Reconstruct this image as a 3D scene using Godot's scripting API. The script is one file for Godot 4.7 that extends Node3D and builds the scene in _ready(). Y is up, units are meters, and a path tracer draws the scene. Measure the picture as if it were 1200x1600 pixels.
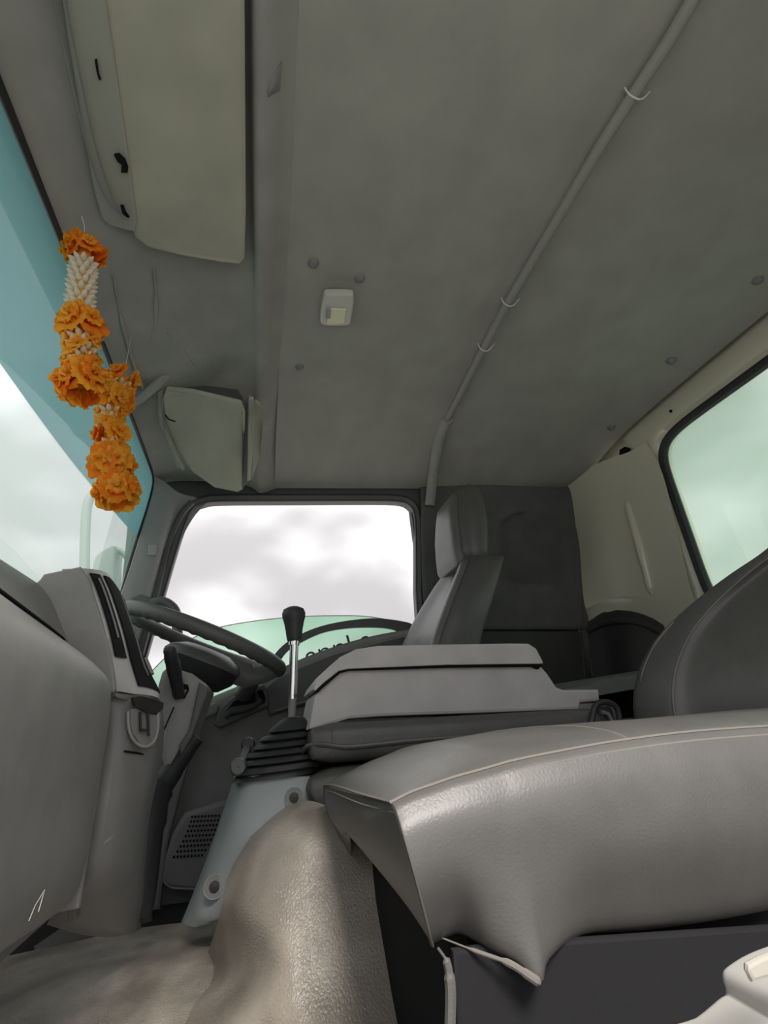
extends Node3D
# The cab of a small lorry, seen from its open passenger door. x runs to the back of the cab, y up, z from the driver's door to the passenger's; metres.

var taken := {}
var M := {}

# ------------------------------------------------------------------ shapes (triangle soups)
func v(a, b, c) -> Vector3:
	return Vector3(a, b, c)

func spline(p, n := 6, closed := false) -> PackedVector3Array:
	var out := PackedVector3Array()
	var k: int = p.size()
	if k < 3 and not closed:
		for i in k - 1:
			for j in n:
				out.append(p[i].lerp(p[i + 1], float(j) / n))
		out.append(p[k - 1])
		return out
	for i in (k if closed else k - 1):
		var a: Vector3 = p[i]
		var b: Vector3 = p[(i + 1) % k]
		var pre: Vector3 = p[(i - 1 + k) % k] if closed or i > 0 else a * 2.0 - b
		var post: Vector3 = p[(i + 2) % k] if closed or i < k - 2 else b * 2.0 - a
		for j in n:
			out.append(a.cubic_interpolate(b, pre, post, float(j) / n))
	if not closed:
		out.append(p[k - 1])
	return out

func smooth_grid(rows, nu := 6, nv := 6, cu := false, cv := false) -> Array:
	var r := []
	for row in rows:
		r.append(spline(row, nu, cu))
	var out := []
	var cols := []
	for c in r[0].size():
		var col := []
		for row in r:
			col.append(row[c])
		cols.append(spline(col, nv, cv))
	for i in cols[0].size():
		var row := PackedVector3Array()
		for c in cols.size():
			row.append(cols[c][i])
		out.append(row)
	return out

func quad(s: PackedVector3Array, a: Vector3, b: Vector3, c: Vector3, d: Vector3) -> void:
	s.append_array([a, b, c, a, c, d])

func sheet(g, cu := false, cv := false) -> PackedVector3Array:
	var s := PackedVector3Array()
	var nr: int = g.size()
	var nc: int = g[0].size()
	for i in (nr if cv else nr - 1):
		for j in (nc if cu else nc - 1):
			quad(s, g[i][j], g[i][(j + 1) % nc], g[(i + 1) % nr][(j + 1) % nc], g[(i + 1) % nr][j])
	return s

func shell(g, off: Vector3) -> PackedVector3Array:      # a sheet with thickness
	var s := sheet(g)
	var back := []
	for row in g:
		var q := PackedVector3Array()
		for p in row:
			q.append(p + off)
		back.append(q)
	for i in range(0, s.size(), 3):
		pass
	var t := sheet(back)
	for i in range(0, t.size(), 3):
		s.append_array([t[i], t[i + 2], t[i + 1]])
	var rim := PackedVector3Array()
	var rim2 := PackedVector3Array()
	var nr: int = g.size()
	var nc: int = g[0].size()
	for j in nc:
		rim.append(g[0][j]); rim2.append(back[0][j])
	for i in range(1, nr):
		rim.append(g[i][nc - 1]); rim2.append(back[i][nc - 1])
	for j in range(nc - 2, -1, -1):
		rim.append(g[nr - 1][j]); rim2.append(back[nr - 1][j])
	for i in range(nr - 2, 0, -1):
		rim.append(g[i][0]); rim2.append(back[i][0])
	s.append_array(sheet([rim2, rim], true))
	return s

func table(t, x: float) -> float:
	for i in t.size() - 1:
		if x <= t[i + 1][0]:
			return lerpf(t[i][1], t[i + 1][1], clampf((x - t[i][0]) / (t[i + 1][0] - t[i][0]), 0, 1))
	return t[t.size() - 1][1]

func cap(ring, flip := false) -> PackedVector3Array:
	var n := Vector3.ZERO
	for i in ring.size():
		n += ring[i].cross(ring[(i + 1) % ring.size()])
	n = n.normalized()
	var ax := (Vector3.UP if absf(n.y) < 0.9 else Vector3.RIGHT).cross(n).normalized()
	var ay := n.cross(ax)
	var flat := PackedVector2Array()
	for p in ring:
		flat.append(Vector2(ax.dot(p), ay.dot(p)))
	var s := PackedVector3Array()
	var t := Geometry2D.triangulate_polygon(flat)
	for i in range(0, t.size(), 3):
		if flip:
			s.append_array([ring[t[i]], ring[t[i + 1]], ring[t[i + 2]]])
		else:
			s.append_array([ring[t[i]], ring[t[i + 2]], ring[t[i + 1]]])
	return s

func inset(ring, d: float, n: Vector3) -> PackedVector3Array:
	var out := PackedVector3Array()
	var k: int = ring.size()
	var area := Vector3.ZERO
	for i in k:
		area += ring[i].cross(ring[(i + 1) % k])
	if area.dot(n) < 0.0:
		d = -d
	for i in k:
		var a: Vector3 = (ring[i] - ring[(i - 1 + k) % k]).normalized()
		var b: Vector3 = (ring[(i + 1) % k] - ring[i]).normalized()
		var m: Vector3 = n.cross(a) + n.cross(b)
		var l := maxf(m.length_squared(), 0.6)
		out.append(ring[i] + m * (2.0 * d / l))
	return out

func shift(ring, off: Vector3) -> PackedVector3Array:
	var out := PackedVector3Array()
	for p in ring:
		out.append(p + off)
	return out

func slab(ring, off: Vector3, bev := 0.004) -> PackedVector3Array:     # an outline given depth, with rounded edges
	var n := off.normalized()
	var s := PackedVector3Array()
	var a := inset(ring, bev, n)
	while bev > 0.0002 and (cap(a).is_empty() or crossed(ring, a)):
		bev *= 0.6
		a = inset(ring, bev, n)
	var a2 := shift(inset(ring, bev * 0.3, n), n * bev * 0.3)
	var b := shift(ring, n * bev)
	var c := shift(ring, off - n * bev)
	var d2 := shift(inset(ring, bev * 0.3, n), off - n * bev * 0.3)
	var d := shift(a, off)
	for q in [[a, a2], [a2, b], [b, c], [c, d2], [d2, d]]:
		s.append_array(sheet(q, true))
	var ar := Vector3.ZERO
	for i in ring.size():
		ar += ring[i].cross(ring[(i + 1) % ring.size()])
	if ar.dot(n) < 0.0:
		for i in range(0, s.size(), 3):
			var t := s[i + 1]
			s[i + 1] = s[i + 2]
			s[i + 2] = t
	var s1 := cap(a)
	var s2 := cap(d)
	s.append_array(face_to(s1, -n))
	s.append_array(face_to(s2, n))
	return s

func crossed(ring, a) -> bool:      # the inset turned an edge round
	for i in ring.size():
		var j: int = (i + 1) % ring.size()
		if (ring[j] - ring[i]).dot(a[j] - a[i]) < 0.0:
			return true
	return false

func face_to(s: PackedVector3Array, n: Vector3) -> PackedVector3Array:
	for i in range(0, s.size(), 3):
		if (s[i + 2] - s[i]).cross(s[i + 1] - s[i]).dot(n) < 0.0:
			var t := s[i + 1]
			s[i + 1] = s[i + 2]
			s[i + 2] = t
	return s

func band(outer, inner) -> PackedVector3Array:
	return sheet([outer, inner], true)

func tube(path, r, sides := 10, closed := false, squash := 1.0, caps := true) -> PackedVector3Array:
	var k: int = path.size()
	var rows := []
	var side := Vector3.ZERO
	for i in k:
		var t: Vector3 = (path[(i + 1) % k] if closed or i < k - 1 else path[i]) - (path[(i - 1 + k) % k] if closed or i > 0 else path[i])
		t = t.normalized()
		if side == Vector3.ZERO:
			side = (Vector3.UP if absf(t.y) < 0.9 else Vector3.RIGHT).cross(t).normalized()
		side = (side - t * side.dot(t)).normalized()
		var up := t.cross(side)
		var rr: float = r[i * (r.size() - 1) / maxi(k - 1, 1)] if r is Array or r is PackedFloat32Array else r
		var row := PackedVector3Array()
		for j in sides:
			var a := TAU * j / sides
			row.append(path[i] + side * cos(a) * rr * squash + up * sin(a) * rr)
		rows.append(row)
	var s := sheet(rows, true, closed)
	if caps and not closed:
		for e in [0, k - 1]:
			for j in sides:
				var a: Vector3 = rows[e][j]
				var b: Vector3 = rows[e][(j + 1) % sides]
				s.append_array([path[e], b, a] if e == 0 else [path[e], a, b])
	return s

func rbox(size: Vector3, r: float, n := 8) -> PackedVector3Array:     # a block with rounded edges about the origin
	var s := PackedVector3Array()
	var h := size / 2.0
	r = minf(r, minf(h.x, minf(h.y, h.z)))
	var inn := h - Vector3(r, r, r)
	for f in 6:
		var ax := f / 2
		var sg := 1.0 if f % 2 == 0 else -1.0
		var g := []
		for i in n + 1:
			var row := PackedVector3Array()
			for j in n + 1:
				var p := Vector3.ZERO
				p[ax] = sg * h[ax]
				for e in 2:
					var o := (ax + 1 + e) % 3
					var t := (2.0 * (i if e == 0 else j) / n - 1.0) * (1.0 if sg > 0 or e == 0 else -1.0)
					p[o] = h[o] * signf(t) * pow(absf(t), 0.6)
				var q := p.clamp(-inn, inn)
				row.append(q + (p - q).normalized() * r)
			g.append(row)
		s.append_array(sheet(g))
	return s

func xf(s: PackedVector3Array, t: Transform3D) -> PackedVector3Array:
	return t * s

func move(s: PackedVector3Array, at: Vector3) -> PackedVector3Array:
	return Transform3D(Basis(), at) * s

func bend(s: PackedVector3Array, f: Callable) -> PackedVector3Array:
	for i in s.size():
		s[i] = f.call(s[i])
	return s

func lathe(profile, sides := 20) -> PackedVector3Array:     # [radius, height] pairs turned about y
	var rows := []
	for p in profile:
		var row := PackedVector3Array()
		for j in sides:
			row.append(Vector3(p[0] * cos(TAU * j / sides), p[1], p[0] * sin(TAU * j / sides)))
		rows.append(row)
	return sheet(rows, true)

func along(a: Vector3, b: Vector3) -> Transform3D:      # local y runs from a to b
	var y := (b - a).normalized()
	var x := (Vector3.UP if absf(y.y) < 0.9 else Vector3.RIGHT).cross(y).normalized()
	return Transform3D(Basis(x, y, x.cross(y)), a)

func mesh(s: PackedVector3Array, angle := 42.0) -> ArrayMesh:
	var fn := PackedVector3Array()
	var at := {}
	var keys := PackedInt32Array()
	for i in range(0, s.size(), 3):
		fn.append((s[i + 2] - s[i]).cross(s[i + 1] - s[i]))
		for j in 3:
			var key := Vector3i((s[i + j] * 20000.0).round())
			if not at.has(key):
				at[key] = PackedInt32Array()
			at[key].append(i / 3)
	var normals := PackedVector3Array()
	normals.resize(s.size())
	var limit := cos(deg_to_rad(angle))
	for i in s.size():
		var me := fn[i / 3].normalized()
		var n := Vector3.ZERO
		for f in at[Vector3i((s[i] * 20000.0).round())]:
			if fn[f].normalized().dot(me) > limit:
				n += fn[f]
		normals[i] = n.normalized() if n.length_squared() > 0.0 else Vector3.UP
	var a := []
	a.resize(Mesh.ARRAY_MAX)
	a[Mesh.ARRAY_VERTEX] = s
	a[Mesh.ARRAY_NORMAL] = normals
	var m := ArrayMesh.new()
	m.add_surface_from_arrays(Mesh.PRIMITIVE_TRIANGLES, a)
	return m

# ------------------------------------------------------------------ things and parts
func numbered(called: String) -> String:
	taken[called] = taken.get(called, -1) + 1
	return called if taken[called] == 0 else "%s_%03d" % [called, taken[called]]

func thing(called: String, label: String, category: String, at: Vector3, group := "") -> Node3D:
	var o := Node3D.new()
	o.name = numbered(called)
	add_child(o)
	o.position = at
	tag(o, label, category, group)
	return o

func tag(o, label: String, category: String, group := ""):
	o.set_meta("label", label)
	o.set_meta("category", category)
	if group:
		o.set_meta("group", group)
	return o

func part(called: String, s, m, parent: Node3D = null, angle := 42.0) -> MeshInstance3D:     # shapes are given in the cab's own axes
	var o := MeshInstance3D.new()
	o.mesh = s if s is Mesh else mesh(s, angle)
	o.material_override = m
	if parent:
		o.name = called
		parent.add_child(o, true)
		var p := Vector3.ZERO
		var q: Node = parent
		while q != self:
			p += q.position
			q = q.get_parent()
		o.position = -p
	else:
		o.name = numbered(called)
		add_child(o, true)
	return o

func single(called: String, s, m, label: String, category: String, group := "", angle := 42.0) -> MeshInstance3D:
	return tag(part(called, s, m, null, angle), label, category, group)

func struct(called: String, s, m, label := "", angle := 42.0) -> MeshInstance3D:
	var o := part(called, s, m, null, angle)
	o.set_meta("kind", "structure")
	if label:
		o.set_meta("label", label)
	return o

# ------------------------------------------------------------------ materials
func noise_map(freq: float, kind: int, strength: float, sd: int) -> NoiseTexture2D:
	var n := FastNoiseLite.new()
	n.noise_type = kind
	n.frequency = freq
	n.seed = sd
	if kind == FastNoiseLite.TYPE_CELLULAR:
		n.cellular_return_type = FastNoiseLite.RETURN_DISTANCE2_SUB
	var t := NoiseTexture2D.new()
	t.width = 512
	t.height = 512
	t.seamless = true
	t.as_normal_map = true
	t.bump_strength = strength
	t.noise = n
	return t

func tone_map(freq: float, lo: float, hi: float, sd: int, octaves := 4) -> NoiseTexture2D:
	var n := FastNoiseLite.new()
	n.noise_type = FastNoiseLite.TYPE_SIMPLEX_SMOOTH
	n.frequency = freq
	n.fractal_octaves = octaves
	n.seed = sd
	var t := NoiseTexture2D.new()
	t.width = 512
	t.height = 512
	t.seamless = true
	t.noise = n
	var g := Gradient.new()
	g.set_color(0, Color(lo, lo, lo))
	g.set_color(1, Color(hi, hi, hi))
	t.color_ramp = g
	return t

func lin(r: float, g: float, b: float) -> Color:
	return Color(r, g, b).linear_to_srgb()

func mat(c: Color, rough := 0.6, spec := 0.5, normal: Texture2D = null, depth := 0.5, scale := 4.0, tone: Texture2D = null) -> StandardMaterial3D:
	var m := StandardMaterial3D.new()
	m.albedo_color = c
	m.roughness = rough
	m.metallic_specular = spec
	m.uv1_triplanar = true
	m.uv1_scale = Vector3(scale, scale, scale)
	if normal:
		m.normal_enabled = true
		m.normal_texture = normal
		m.normal_scale = depth
	if tone:
		m.detail_enabled = true
		m.detail_uv_layer = BaseMaterial3D.DETAIL_UV_2
		m.detail_blend_mode = BaseMaterial3D.BLEND_MODE_MUL
		m.detail_albedo = tone
		m.uv2_triplanar = true
		m.uv2_scale = Vector3.ONE * 1.3
	return m

func materials() -> void:
	var leather := noise_map(0.045, FastNoiseLite.TYPE_CELLULAR, 6.0, 3)
	var pebble := noise_map(0.05, FastNoiseLite.TYPE_CELLULAR, 8.0, 9)
	var weave := noise_map(0.25, FastNoiseLite.TYPE_VALUE, 3.0, 5)
	var grain := noise_map(0.12, FastNoiseLite.TYPE_SIMPLEX_SMOOTH, 3.0, 7)
	var worn := tone_map(0.012, 0.9, 1.0, 21)
	var cloth := tone_map(0.01, 0.93, 1.0, 22, 6)
	var scuff := tone_map(0.02, 0.9, 1.0, 23, 5)
	M.lining = mat(lin(.40, .40, .365), .95, .2, weave, .6, 22.0, cloth)
	M.header = mat(lin(.37, .37, .345), .85, .3, grain, .3, 16.0, worn)
	M.visor = mat(lin(.47, .47, .39), .7, .35, grain, .2, 20.0, worn)
	M.visor_trim = mat(lin(.36, .36, .31), .7, .35, grain, .2, 20.0)
	M.paint = mat(lin(.74, .72, .58), .17, .7)
	M.paint.clearcoat_enabled = true
	M.paint.clearcoat = 0.5
	M.wall_soft = mat(lin(.145, .145, .15), .85, .3, weave, .5, 22.0, worn)
	M.wall_vinyl = mat(lin(.05, .05, .05), .5, .4, leather, .2, 22.0)
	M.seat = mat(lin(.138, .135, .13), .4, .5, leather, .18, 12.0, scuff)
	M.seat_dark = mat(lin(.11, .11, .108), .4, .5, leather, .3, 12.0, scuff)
	M.seat_base = mat(lin(.02, .02, .023), .8, .3, weave, .5, 22.0)
	M.dash = mat(lin(.35, .345, .335), .45, .45, grain, .25, 22.0, scuff)
	M.dash_dark = mat(lin(.25, .25, .25), .5, .45, grain, .25, 22.0, scuff)
	M.bezel = mat(lin(.5, .48, .475), .4, .5, grain, .1, 20.0)
	M.plastic = mat(lin(.6, .58, .575), .5, .4, grain, .2, 22.0, worn)
	M.black = mat(lin(.022, .023, .025), .45, .5)
	M.rubber = mat(lin(.035, .036, .038), .5, .45, grain, .15, 20.0)
	M.wheel = mat(lin(.11, .113, .112), .45, .5, grain, .3, 25.0)
	M.door = mat(lin(.25, .25, .248), .6, .4, grain, .35, 20.0, worn)
	M.door_dark = mat(lin(.1, .102, .105), .5, .45, grain, .3, 20.0)
	M.pillar = mat(lin(.34, .35, .35), .5, .4, grain, .15, 20.0)
	M.matting = mat(lin(.50, .445, .385), .3, .55, pebble, .7, 9.0, tone_map(0.012, .62, 1.0, 31, 5))
	M.cover = mat(lin(.42, .465, .48), .5, .4, grain, .15, 20.0, worn)
	M.hole = mat(lin(.012, .012, .013), .8, .2)
	M.chrome = mat(lin(.75, .75, .74), .16, .5)
	M.chrome.metallic = 1.0
	M.thread = mat(lin(.25, .23, .21), .8, .2)
	M.frayed = mat(lin(.2, .185, .17), .9, .2, weave, .6, 22.0)
	M.lamp = mat(lin(.6, .6, .55), .3, .5)
	M.lens = mat(lin(.85, .84, .62), .25, .5)
	M.handle = mat(lin(.5, .485, .46), .4, .5)
	M.pad = mat(lin(.44, .415, .37), .7, .4)
	M.conduit = mat(lin(.31, .31, .28), .6, .35)
	M.tie = mat(lin(.68, .67, .62), .5, .4)
	M.mirror = mat(lin(.30, .34, .33), .5, .4)
	M.outside = mat(lin(.5, .49, .46), .9, .2)
	M.flower = mat(lin(.96, .34, .03), .7, .2)
	M.flower2 = mat(lin(.98, .5, .05), .7, .2)
	M.petal_pale = mat(lin(.97, .56, .08), .7, .2)
	M.bud = mat(lin(.85, .80, .68), .6, .3)
	for k in ["flower", "flower2", "petal_pale", "bud"]:
		M[k].backlight_enabled = true
		M[k].backlight = M[k].albedo_color
	M.stem = mat(lin(.70, .33, .05), .8, .2)
	M.glass_front = pane(Color(.45, .9, .7), .2, .15)
	M.glass_side = pane(Color(.2, .8, .4), .43, .3)
	M.glass_back = pane(Color(.42, .75, .52), .56, .28)
	M.tint = pane(Color(.36, .76, .82), .9, .29)

func pane(c: Color, a: float, share: float) -> StandardMaterial3D:     # tinted glass: part of the light goes straight, part is held back, part is scattered in the colour of the tint (linear)
	var m := StandardMaterial3D.new()
	m.albedo_color = Color(.05, .07, .06, a)
	m.transparency = BaseMaterial3D.TRANSPARENCY_ALPHA
	m.roughness = 0.03
	m.metallic_specular = 0.5
	m.backlight_enabled = true
	var k := 2.0 * share / maxf(c.r, maxf(c.g, c.b))
	m.backlight = Color(c.r * k, c.g * k, c.b * k).linear_to_srgb()
	return m

func sky_picture() -> ImageTexture:
	var w := 512
	var h := 256
	var n := FastNoiseLite.new()
	n.noise_type = FastNoiseLite.TYPE_SIMPLEX_SMOOTH
	n.frequency = 2.3
	n.fractal_octaves = 5
	n.seed = 29
	var im := Image.create(w, h, false, Image.FORMAT_RGBAF)
	for y in h:
		var up := (0.5 - (y + 0.5) / h) * PI
		for x in w:
			var a := TAU * (x + 0.5) / w
			var d := Vector3(-cos(up) * sin(a), sin(up) * 2.2, cos(up) * cos(a)).rotated(Vector3.UP, 0.1)
			var c := smoothstep(-0.4, 0.42, n.get_noise_3dv(d))
			var l := lerpf(0.68, 1.35, c) * (0.72 + 0.45 * maxf(sin(up), 0.0))
			im.set_pixel(x, y, Color(l * lerpf(0.985, 1.0, c), l * lerpf(0.955, 0.99, c), l * lerpf(0.975, 1.0, c)))
	return ImageTexture.create_from_image(im)

func _ready() -> void:
	# camera, sky, sun, exposure
	var cam := Camera3D.new()
	cam.name = "camera"
	cam.transform = Transform3D(Basis(Vector3(0.96999,-0.10159,0.22092),Vector3(0.00830,0.92185,0.38747),Vector3(-0.24302,-0.37400,0.89502)),Vector3(0.00000,0.45000,0.00000))
	cam.fov = 90.72
	cam.near = 0.02
	cam.far = 200.0
	add_child(cam)
	cam.current = true
	var env := Environment.new()
	env.background_mode = Environment.BG_SKY
	env.sky = Sky.new()
	var sm := PanoramaSkyMaterial.new()
	sm.panorama = sky_picture()
	env.sky.sky_material = sm
	env.background_energy_multiplier = 0.8
	env.tonemap_mode = Environment.TONE_MAPPER_LINEAR
	env.tonemap_exposure = 1.6
	env.sdfgi_enabled = true
	env.ssao_enabled = true
	env.ssil_enabled = true
	var we := WorldEnvironment.new()
	we.name = "environment"
	we.environment = env
	add_child(we)
	var sun := DirectionalLight3D.new()
	sun.name = "hazy_sun"
	add_child(sun)
	sun.look_at_from_position(Vector3.ZERO, -Vector3(0.08, 0.73, 0.72))
	sun.light_color = Color(1.0, 0.975, 0.94)
	sun.light_energy = 0.9
	sun.light_angular_distance = 18.0
	sun.shadow_enabled = true
	materials()
	setting()
	doors_and_glass()
	roof_things()
	garland()
	dashboard()
	steering()
	seats()
	gear()
	outside_things()

# ------------------------------------------------------------------ the cab's shell
func setting() -> void:
	struct("ground", move(rbox(v(60, .1, 60), .02, 2), v(0, -1.05, 0)), M.outside, "pale concrete yard around the lorry")
	struct("floor", move(rbox(v(2.1, .06, 1.9), .01, 3), v(.33, -.03, -.82)), M.seat_base, "dark cab floor under the rubber mat")
	# roof lining: rows from the front to the back, each from the passenger's side to the driver's
	var rows := []
	for s in [[.062, 1.372], [.11, 1.38], [.3, 1.383], [.6, 1.38], [.9, 1.37], [1.08, 1.358], [1.2, 1.338], [1.275, 1.305]]:
		var row := []
		for q in [[.12, -.11], [.06, -.045], [-.06, -.008], [-.3, 0], [-.6, .004], [-.95, .004], [-1.25, -.002], [-1.42, -.02], [-1.55, -.052], [-1.64, -.088], [-1.7, -.125]]:
			row.append(v(s[0], maxf(s[1] + q[1], 1.258), q[0]))
		rows.append(row)
	var ceil := struct("ceiling", shell(smooth_grid(rows, 5, 5), v(0, .04, 0)), M.lining, "grey felt roof lining of the cab")
	part("roof_skin", move(rbox(v(1.78, .03, 1.96), .01, 2), v(.49, 1.465, -.81)), M.paint, ceil)
	part("roof_skin", move(rbox(v(.05, .17, 1.96), .01, 2), v(-.385, 1.38, -.81)), M.paint, ceil)
	# front header: from the roof lining down to the windscreen
	rows = []
	for q in [[.12, -.1, 1], [.06, -.04, 1], [-.06, -.006, 1], [-.4, 0, 1], [-.7, 0, 1], [-.8, 0, .8], [-.9, 0, 0], [-1.15, 0, 0], [-1.38, -.006, 0], [-1.52, -.03, 0], [-1.62, -.07, 0], [-1.7, -.12, 0]]:
		var row := []
		for s in [[.066, 1.376, 1.376], [.05, 1.368, 1.366], [.03, 1.35, 1.35], [.012, 1.342, 1.342], [.0, 1.35, 1.344], [-.008, 1.375, 1.35], [-.03, 1.385, 1.356], [-.06, 1.37, 1.358], [-.12, 1.35, 1.346], [-.18, 1.334, 1.33], [-.25, 1.31, 1.31], [-.3, 1.29, 1.29], [-.335, 1.268, 1.268]]:
			var k := clampf((.066 - s[0]) / .4, 0, 1)
			row.append(v(s[0], lerpf(s[2], s[1], q[2]) + q[1] * (1.0 - k), q[0]))
		rows.append(row)
	var head := struct("trim_1", shell(smooth_grid(rows, 3, 4), v(.01, .05, 0)), M.header, "dark grey moulded header between roof lining and windscreen")
	part("moulded_rib", tube(spline([v(-0.127,1.352,-0.827),v(-0.129,1.351,-0.922),v(-0.134,1.35,-1.045),v(-0.133,1.345,-1.175)], 5), [.002, .005, .005, .002], 10), M.header, head)
	part("moulded_rib", tube(spline([v(-0.197,1.322,-0.817),v(-0.207,1.322,-0.902),v(-0.227,1.322,-0.991),v(-0.268,1.312,-1.083),v(-0.31,1.3,-1.172)], 5), [.002, .006, .007, .007, .003], 10), M.header, head)
	part("moulded_rib", tube(spline([v(-0.27,1.3,-0.822),v(-0.281,1.298,-0.942),v(-0.285,1.294,-1.063),v(-0.281,1.285,-1.176)], 5), [.002, .005, .005, .002], 10), M.header, head)
	part("moulded_rib", tube(spline([v(-0.199,1.325,-1.002),v(-0.169,1.335,-1.073),v(-0.149,1.34,-1.144)], 5), [.002, .004, .002], 10), M.header, head)
	# the firewall under the windscreen and the far front corner
	struct("wall_front", move(rbox(v(.05, .78, 1.95), .01, 2), v(-.72, .36, -.82)), M.seat_base, "dark front bulkhead under the windscreen")
	struct("trim_6", move(rbox(v(2.05, .2, .06), .01, 2), v(.3, .02, -1.735)), M.door_dark, "dark door sill along the driver's side")
	struct("trim_7", move(rbox(v(.4, 1.0, .05), .01, 2), v(-.55, .4, -1.73)), M.seat_base, "side panel ahead of the driver's door")
	struct("trim_8", move(rbox(v(1.78, .22, .06), .02, 3), v(.48, 1.365, -1.75)), M.door_dark, "roof rail above the driver's door")
	# driver's side wall behind the door
	var ring := [v(0.613,1.257,-1.7),v(0.902,1.277,-1.7),v(1.195,1.282,-1.7),v(1.27,1.279,-1.7),v(1.281,1.197,-1.7),v(1.251,1.013,-1.7),v(1.212,0.831,-1.7),v(1.173,0.674,-1.7),v(1.149,0.675,-1.7),v(0.79,0.698,-1.7),v(0.645,0.706,-1.7),v(0.556,0.707,-1.7),v(0.571,0.908,-1.7)]
	var wall := struct("wall_right", move(rbox(v(.8, 1.4, .04), .008, 2), v(.975, .62, -1.745)), M.wall_soft, "dark side wall behind the driver's door")
	part("padded_panel", slab(ring, v(0, 0, .02), .012), M.wall_soft, wall)
	ring = [v(0.914,1.117,-1.685),v(0.981,1.149,-1.685),v(1.125,1.157,-1.685),v(1.183,1.131,-1.685),v(1.166,1.01,-1.685),v(1.131,0.868,-1.685),v(1.081,0.846,-1.685),v(0.917,0.85,-1.685),v(0.876,0.879,-1.685),v(0.888,0.992,-1.685)]
	part("raised_pad", slab(ring, v(0, 0, .005), .0045), M.wall_soft, wall)
	ring = [v(0.552,0.701,-1.69),v(0.785,0.693,-1.69),v(1.154,0.669,-1.69),v(1.141,0.593,-1.69),v(1.118,0.42,-1.69),v(1.101,0.259,-1.69),v(0.496,0.328,-1.69)]
	part("lower_panel", slab(ring, v(0, 0, .018), .006), M.wall_vinyl, wall)
	part("seam_strip", tube(spline([v(1.146,0.695,-1.675),v(1.137,0.614,-1.675),v(1.114,0.462,-1.675),v(1.106,0.379,-1.675)], 5), .0035, 8), M.wall_soft, wall)
	part("seam_strip", tube(spline([v(1.194,0.727,-1.675),v(1.178,0.634,-1.675),v(1.15,0.459,-1.675),v(1.14,0.376,-1.675)], 5), .003, 8), M.wall_soft, wall)
	# back wall: painted sheet steel with the rear window
	var win := []
	var outer := []
	var mid := []
	var lip := []
	var zc := -.83
	var yc := .915
	for i in 48:
		var a := TAU * (i + 0.5) / 48
		var c := Vector2(cos(a), sin(a))
		var p := Vector2(signf(c.x) * pow(absf(c.x), .26), signf(c.y) * pow(absf(c.y), .26))
		win.append(v(1.305, yc + .297 * p.y, zc + .403 * p.x))
		lip.append(v(1.288, yc + .318 * p.y, zc + .425 * p.x))
		mid.append(v(1.286, yc + .338 * p.y, zc + .447 * p.x))
		outer.append(v(1.306, clampf(yc + .75 * p.y, .4, 1.33), clampf(zc + .75 * p.x, -1.36, -.2)))
	var ow := []
	for i in 48:
		ow.append(v(1.34, outer[i].y, outer[i].z))
	var back := struct("wall_back", sheet([outer, mid, lip, win, shift(win, v(.035, 0, 0)), ow], true), M.paint, "olive grey painted back wall of the cab around the rear window", 30.0)
	part("outer_skin", move(rbox(v(.03, .5, 1.9), .006, 2), v(1.35, .15, -.82)), M.paint, back)
	part("outer_skin", move(rbox(v(.03, .2, 1.96), .006, 2), v(1.35, 1.375, -.81)), M.paint, back)
	part("outer_skin", move(rbox(v(.03, 1.0, .3), .006, 2), v(1.35, .8, -1.6)), M.paint, back)
	part("outer_skin", move(rbox(v(.03, 1.0, .3), .006, 2), v(1.35, .8, -.04)), M.paint, back)
	# rounded painted corner post between side wall and back wall
	var post := []
	post.append([v(1.25,1.273,-1.675), v(1.265,1.269,-1.513), v(1.274,1.249,-1.414), v(1.279,1.227,-1.322), v(1.281,1.22,-1.245)])
	post.append([v(1.247,1.206,-1.656), v(1.262,1.204,-1.516), v(1.274,1.177,-1.408), v(1.279,1.143,-1.308), v(1.279,1.088,-1.223)])
	post.append([v(1.244,1.01,-1.69), v(1.245,0.991,-1.575), v(1.27,0.958,-1.461), v(1.279,0.921,-1.34), v(1.279,0.895,-1.242)])
	post.append([v(1.202,0.801,-1.68), v(1.225,0.793,-1.601), v(1.262,0.768,-1.481), v(1.279,0.731,-1.363), v(1.279,0.725,-1.262)])
	post.append([v(1.191,0.751,-1.67), v(1.225,0.761,-1.595), v(1.262,0.738,-1.488), v(1.279,0.69,-1.366), v(1.279,0.685,-1.261)])
	post.append([v(1.202,0.711,-1.69), v(1.225,0.729,-1.59), v(1.262,0.705,-1.502), v(1.279,0.649,-1.398), v(1.279,0.641,-1.281)])
	post.append([v(1.16,0.502,-1.69), v(1.225,0.507,-1.686), v(1.262,0.506,-1.588), v(1.279,0.492,-1.466), v(1.279,0.489,-1.346)])
	part("corner_post", sheet(smooth_grid(post, 6, 6)), M.paint, back)
	# pressed ribs on the post and round the window
	part("pressed_rib", tube(spline([v(1.282,1.158,-1.401), v(1.28,1.03,-1.408), v(1.278,0.865,-1.41), v(1.276,0.734,-1.418)], 6), [.004, .016, .018, .016, .006], 10), M.paint, back)
	part("pressed_rib", tube(spline([v(1.266,1.105,-1.524), v(1.262,1.009,-1.544), v(1.252,0.867,-1.568), v(1.246,0.771,-1.583)], 6), [.003, .01, .011, .01, .004], 10), M.paint, back)
	part("drain_hole", slab([v(1.283,1.261,-1.373),v(1.283,1.26,-1.348),v(1.283,1.246,-1.333),v(1.283,1.226,-1.334),v(1.283,1.223,-1.346),v(1.283,1.238,-1.365),v(1.283,1.242,-1.381),v(1.283,1.252,-1.38)], v(.01, 0, 0), .001), M.hole, back)
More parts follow.
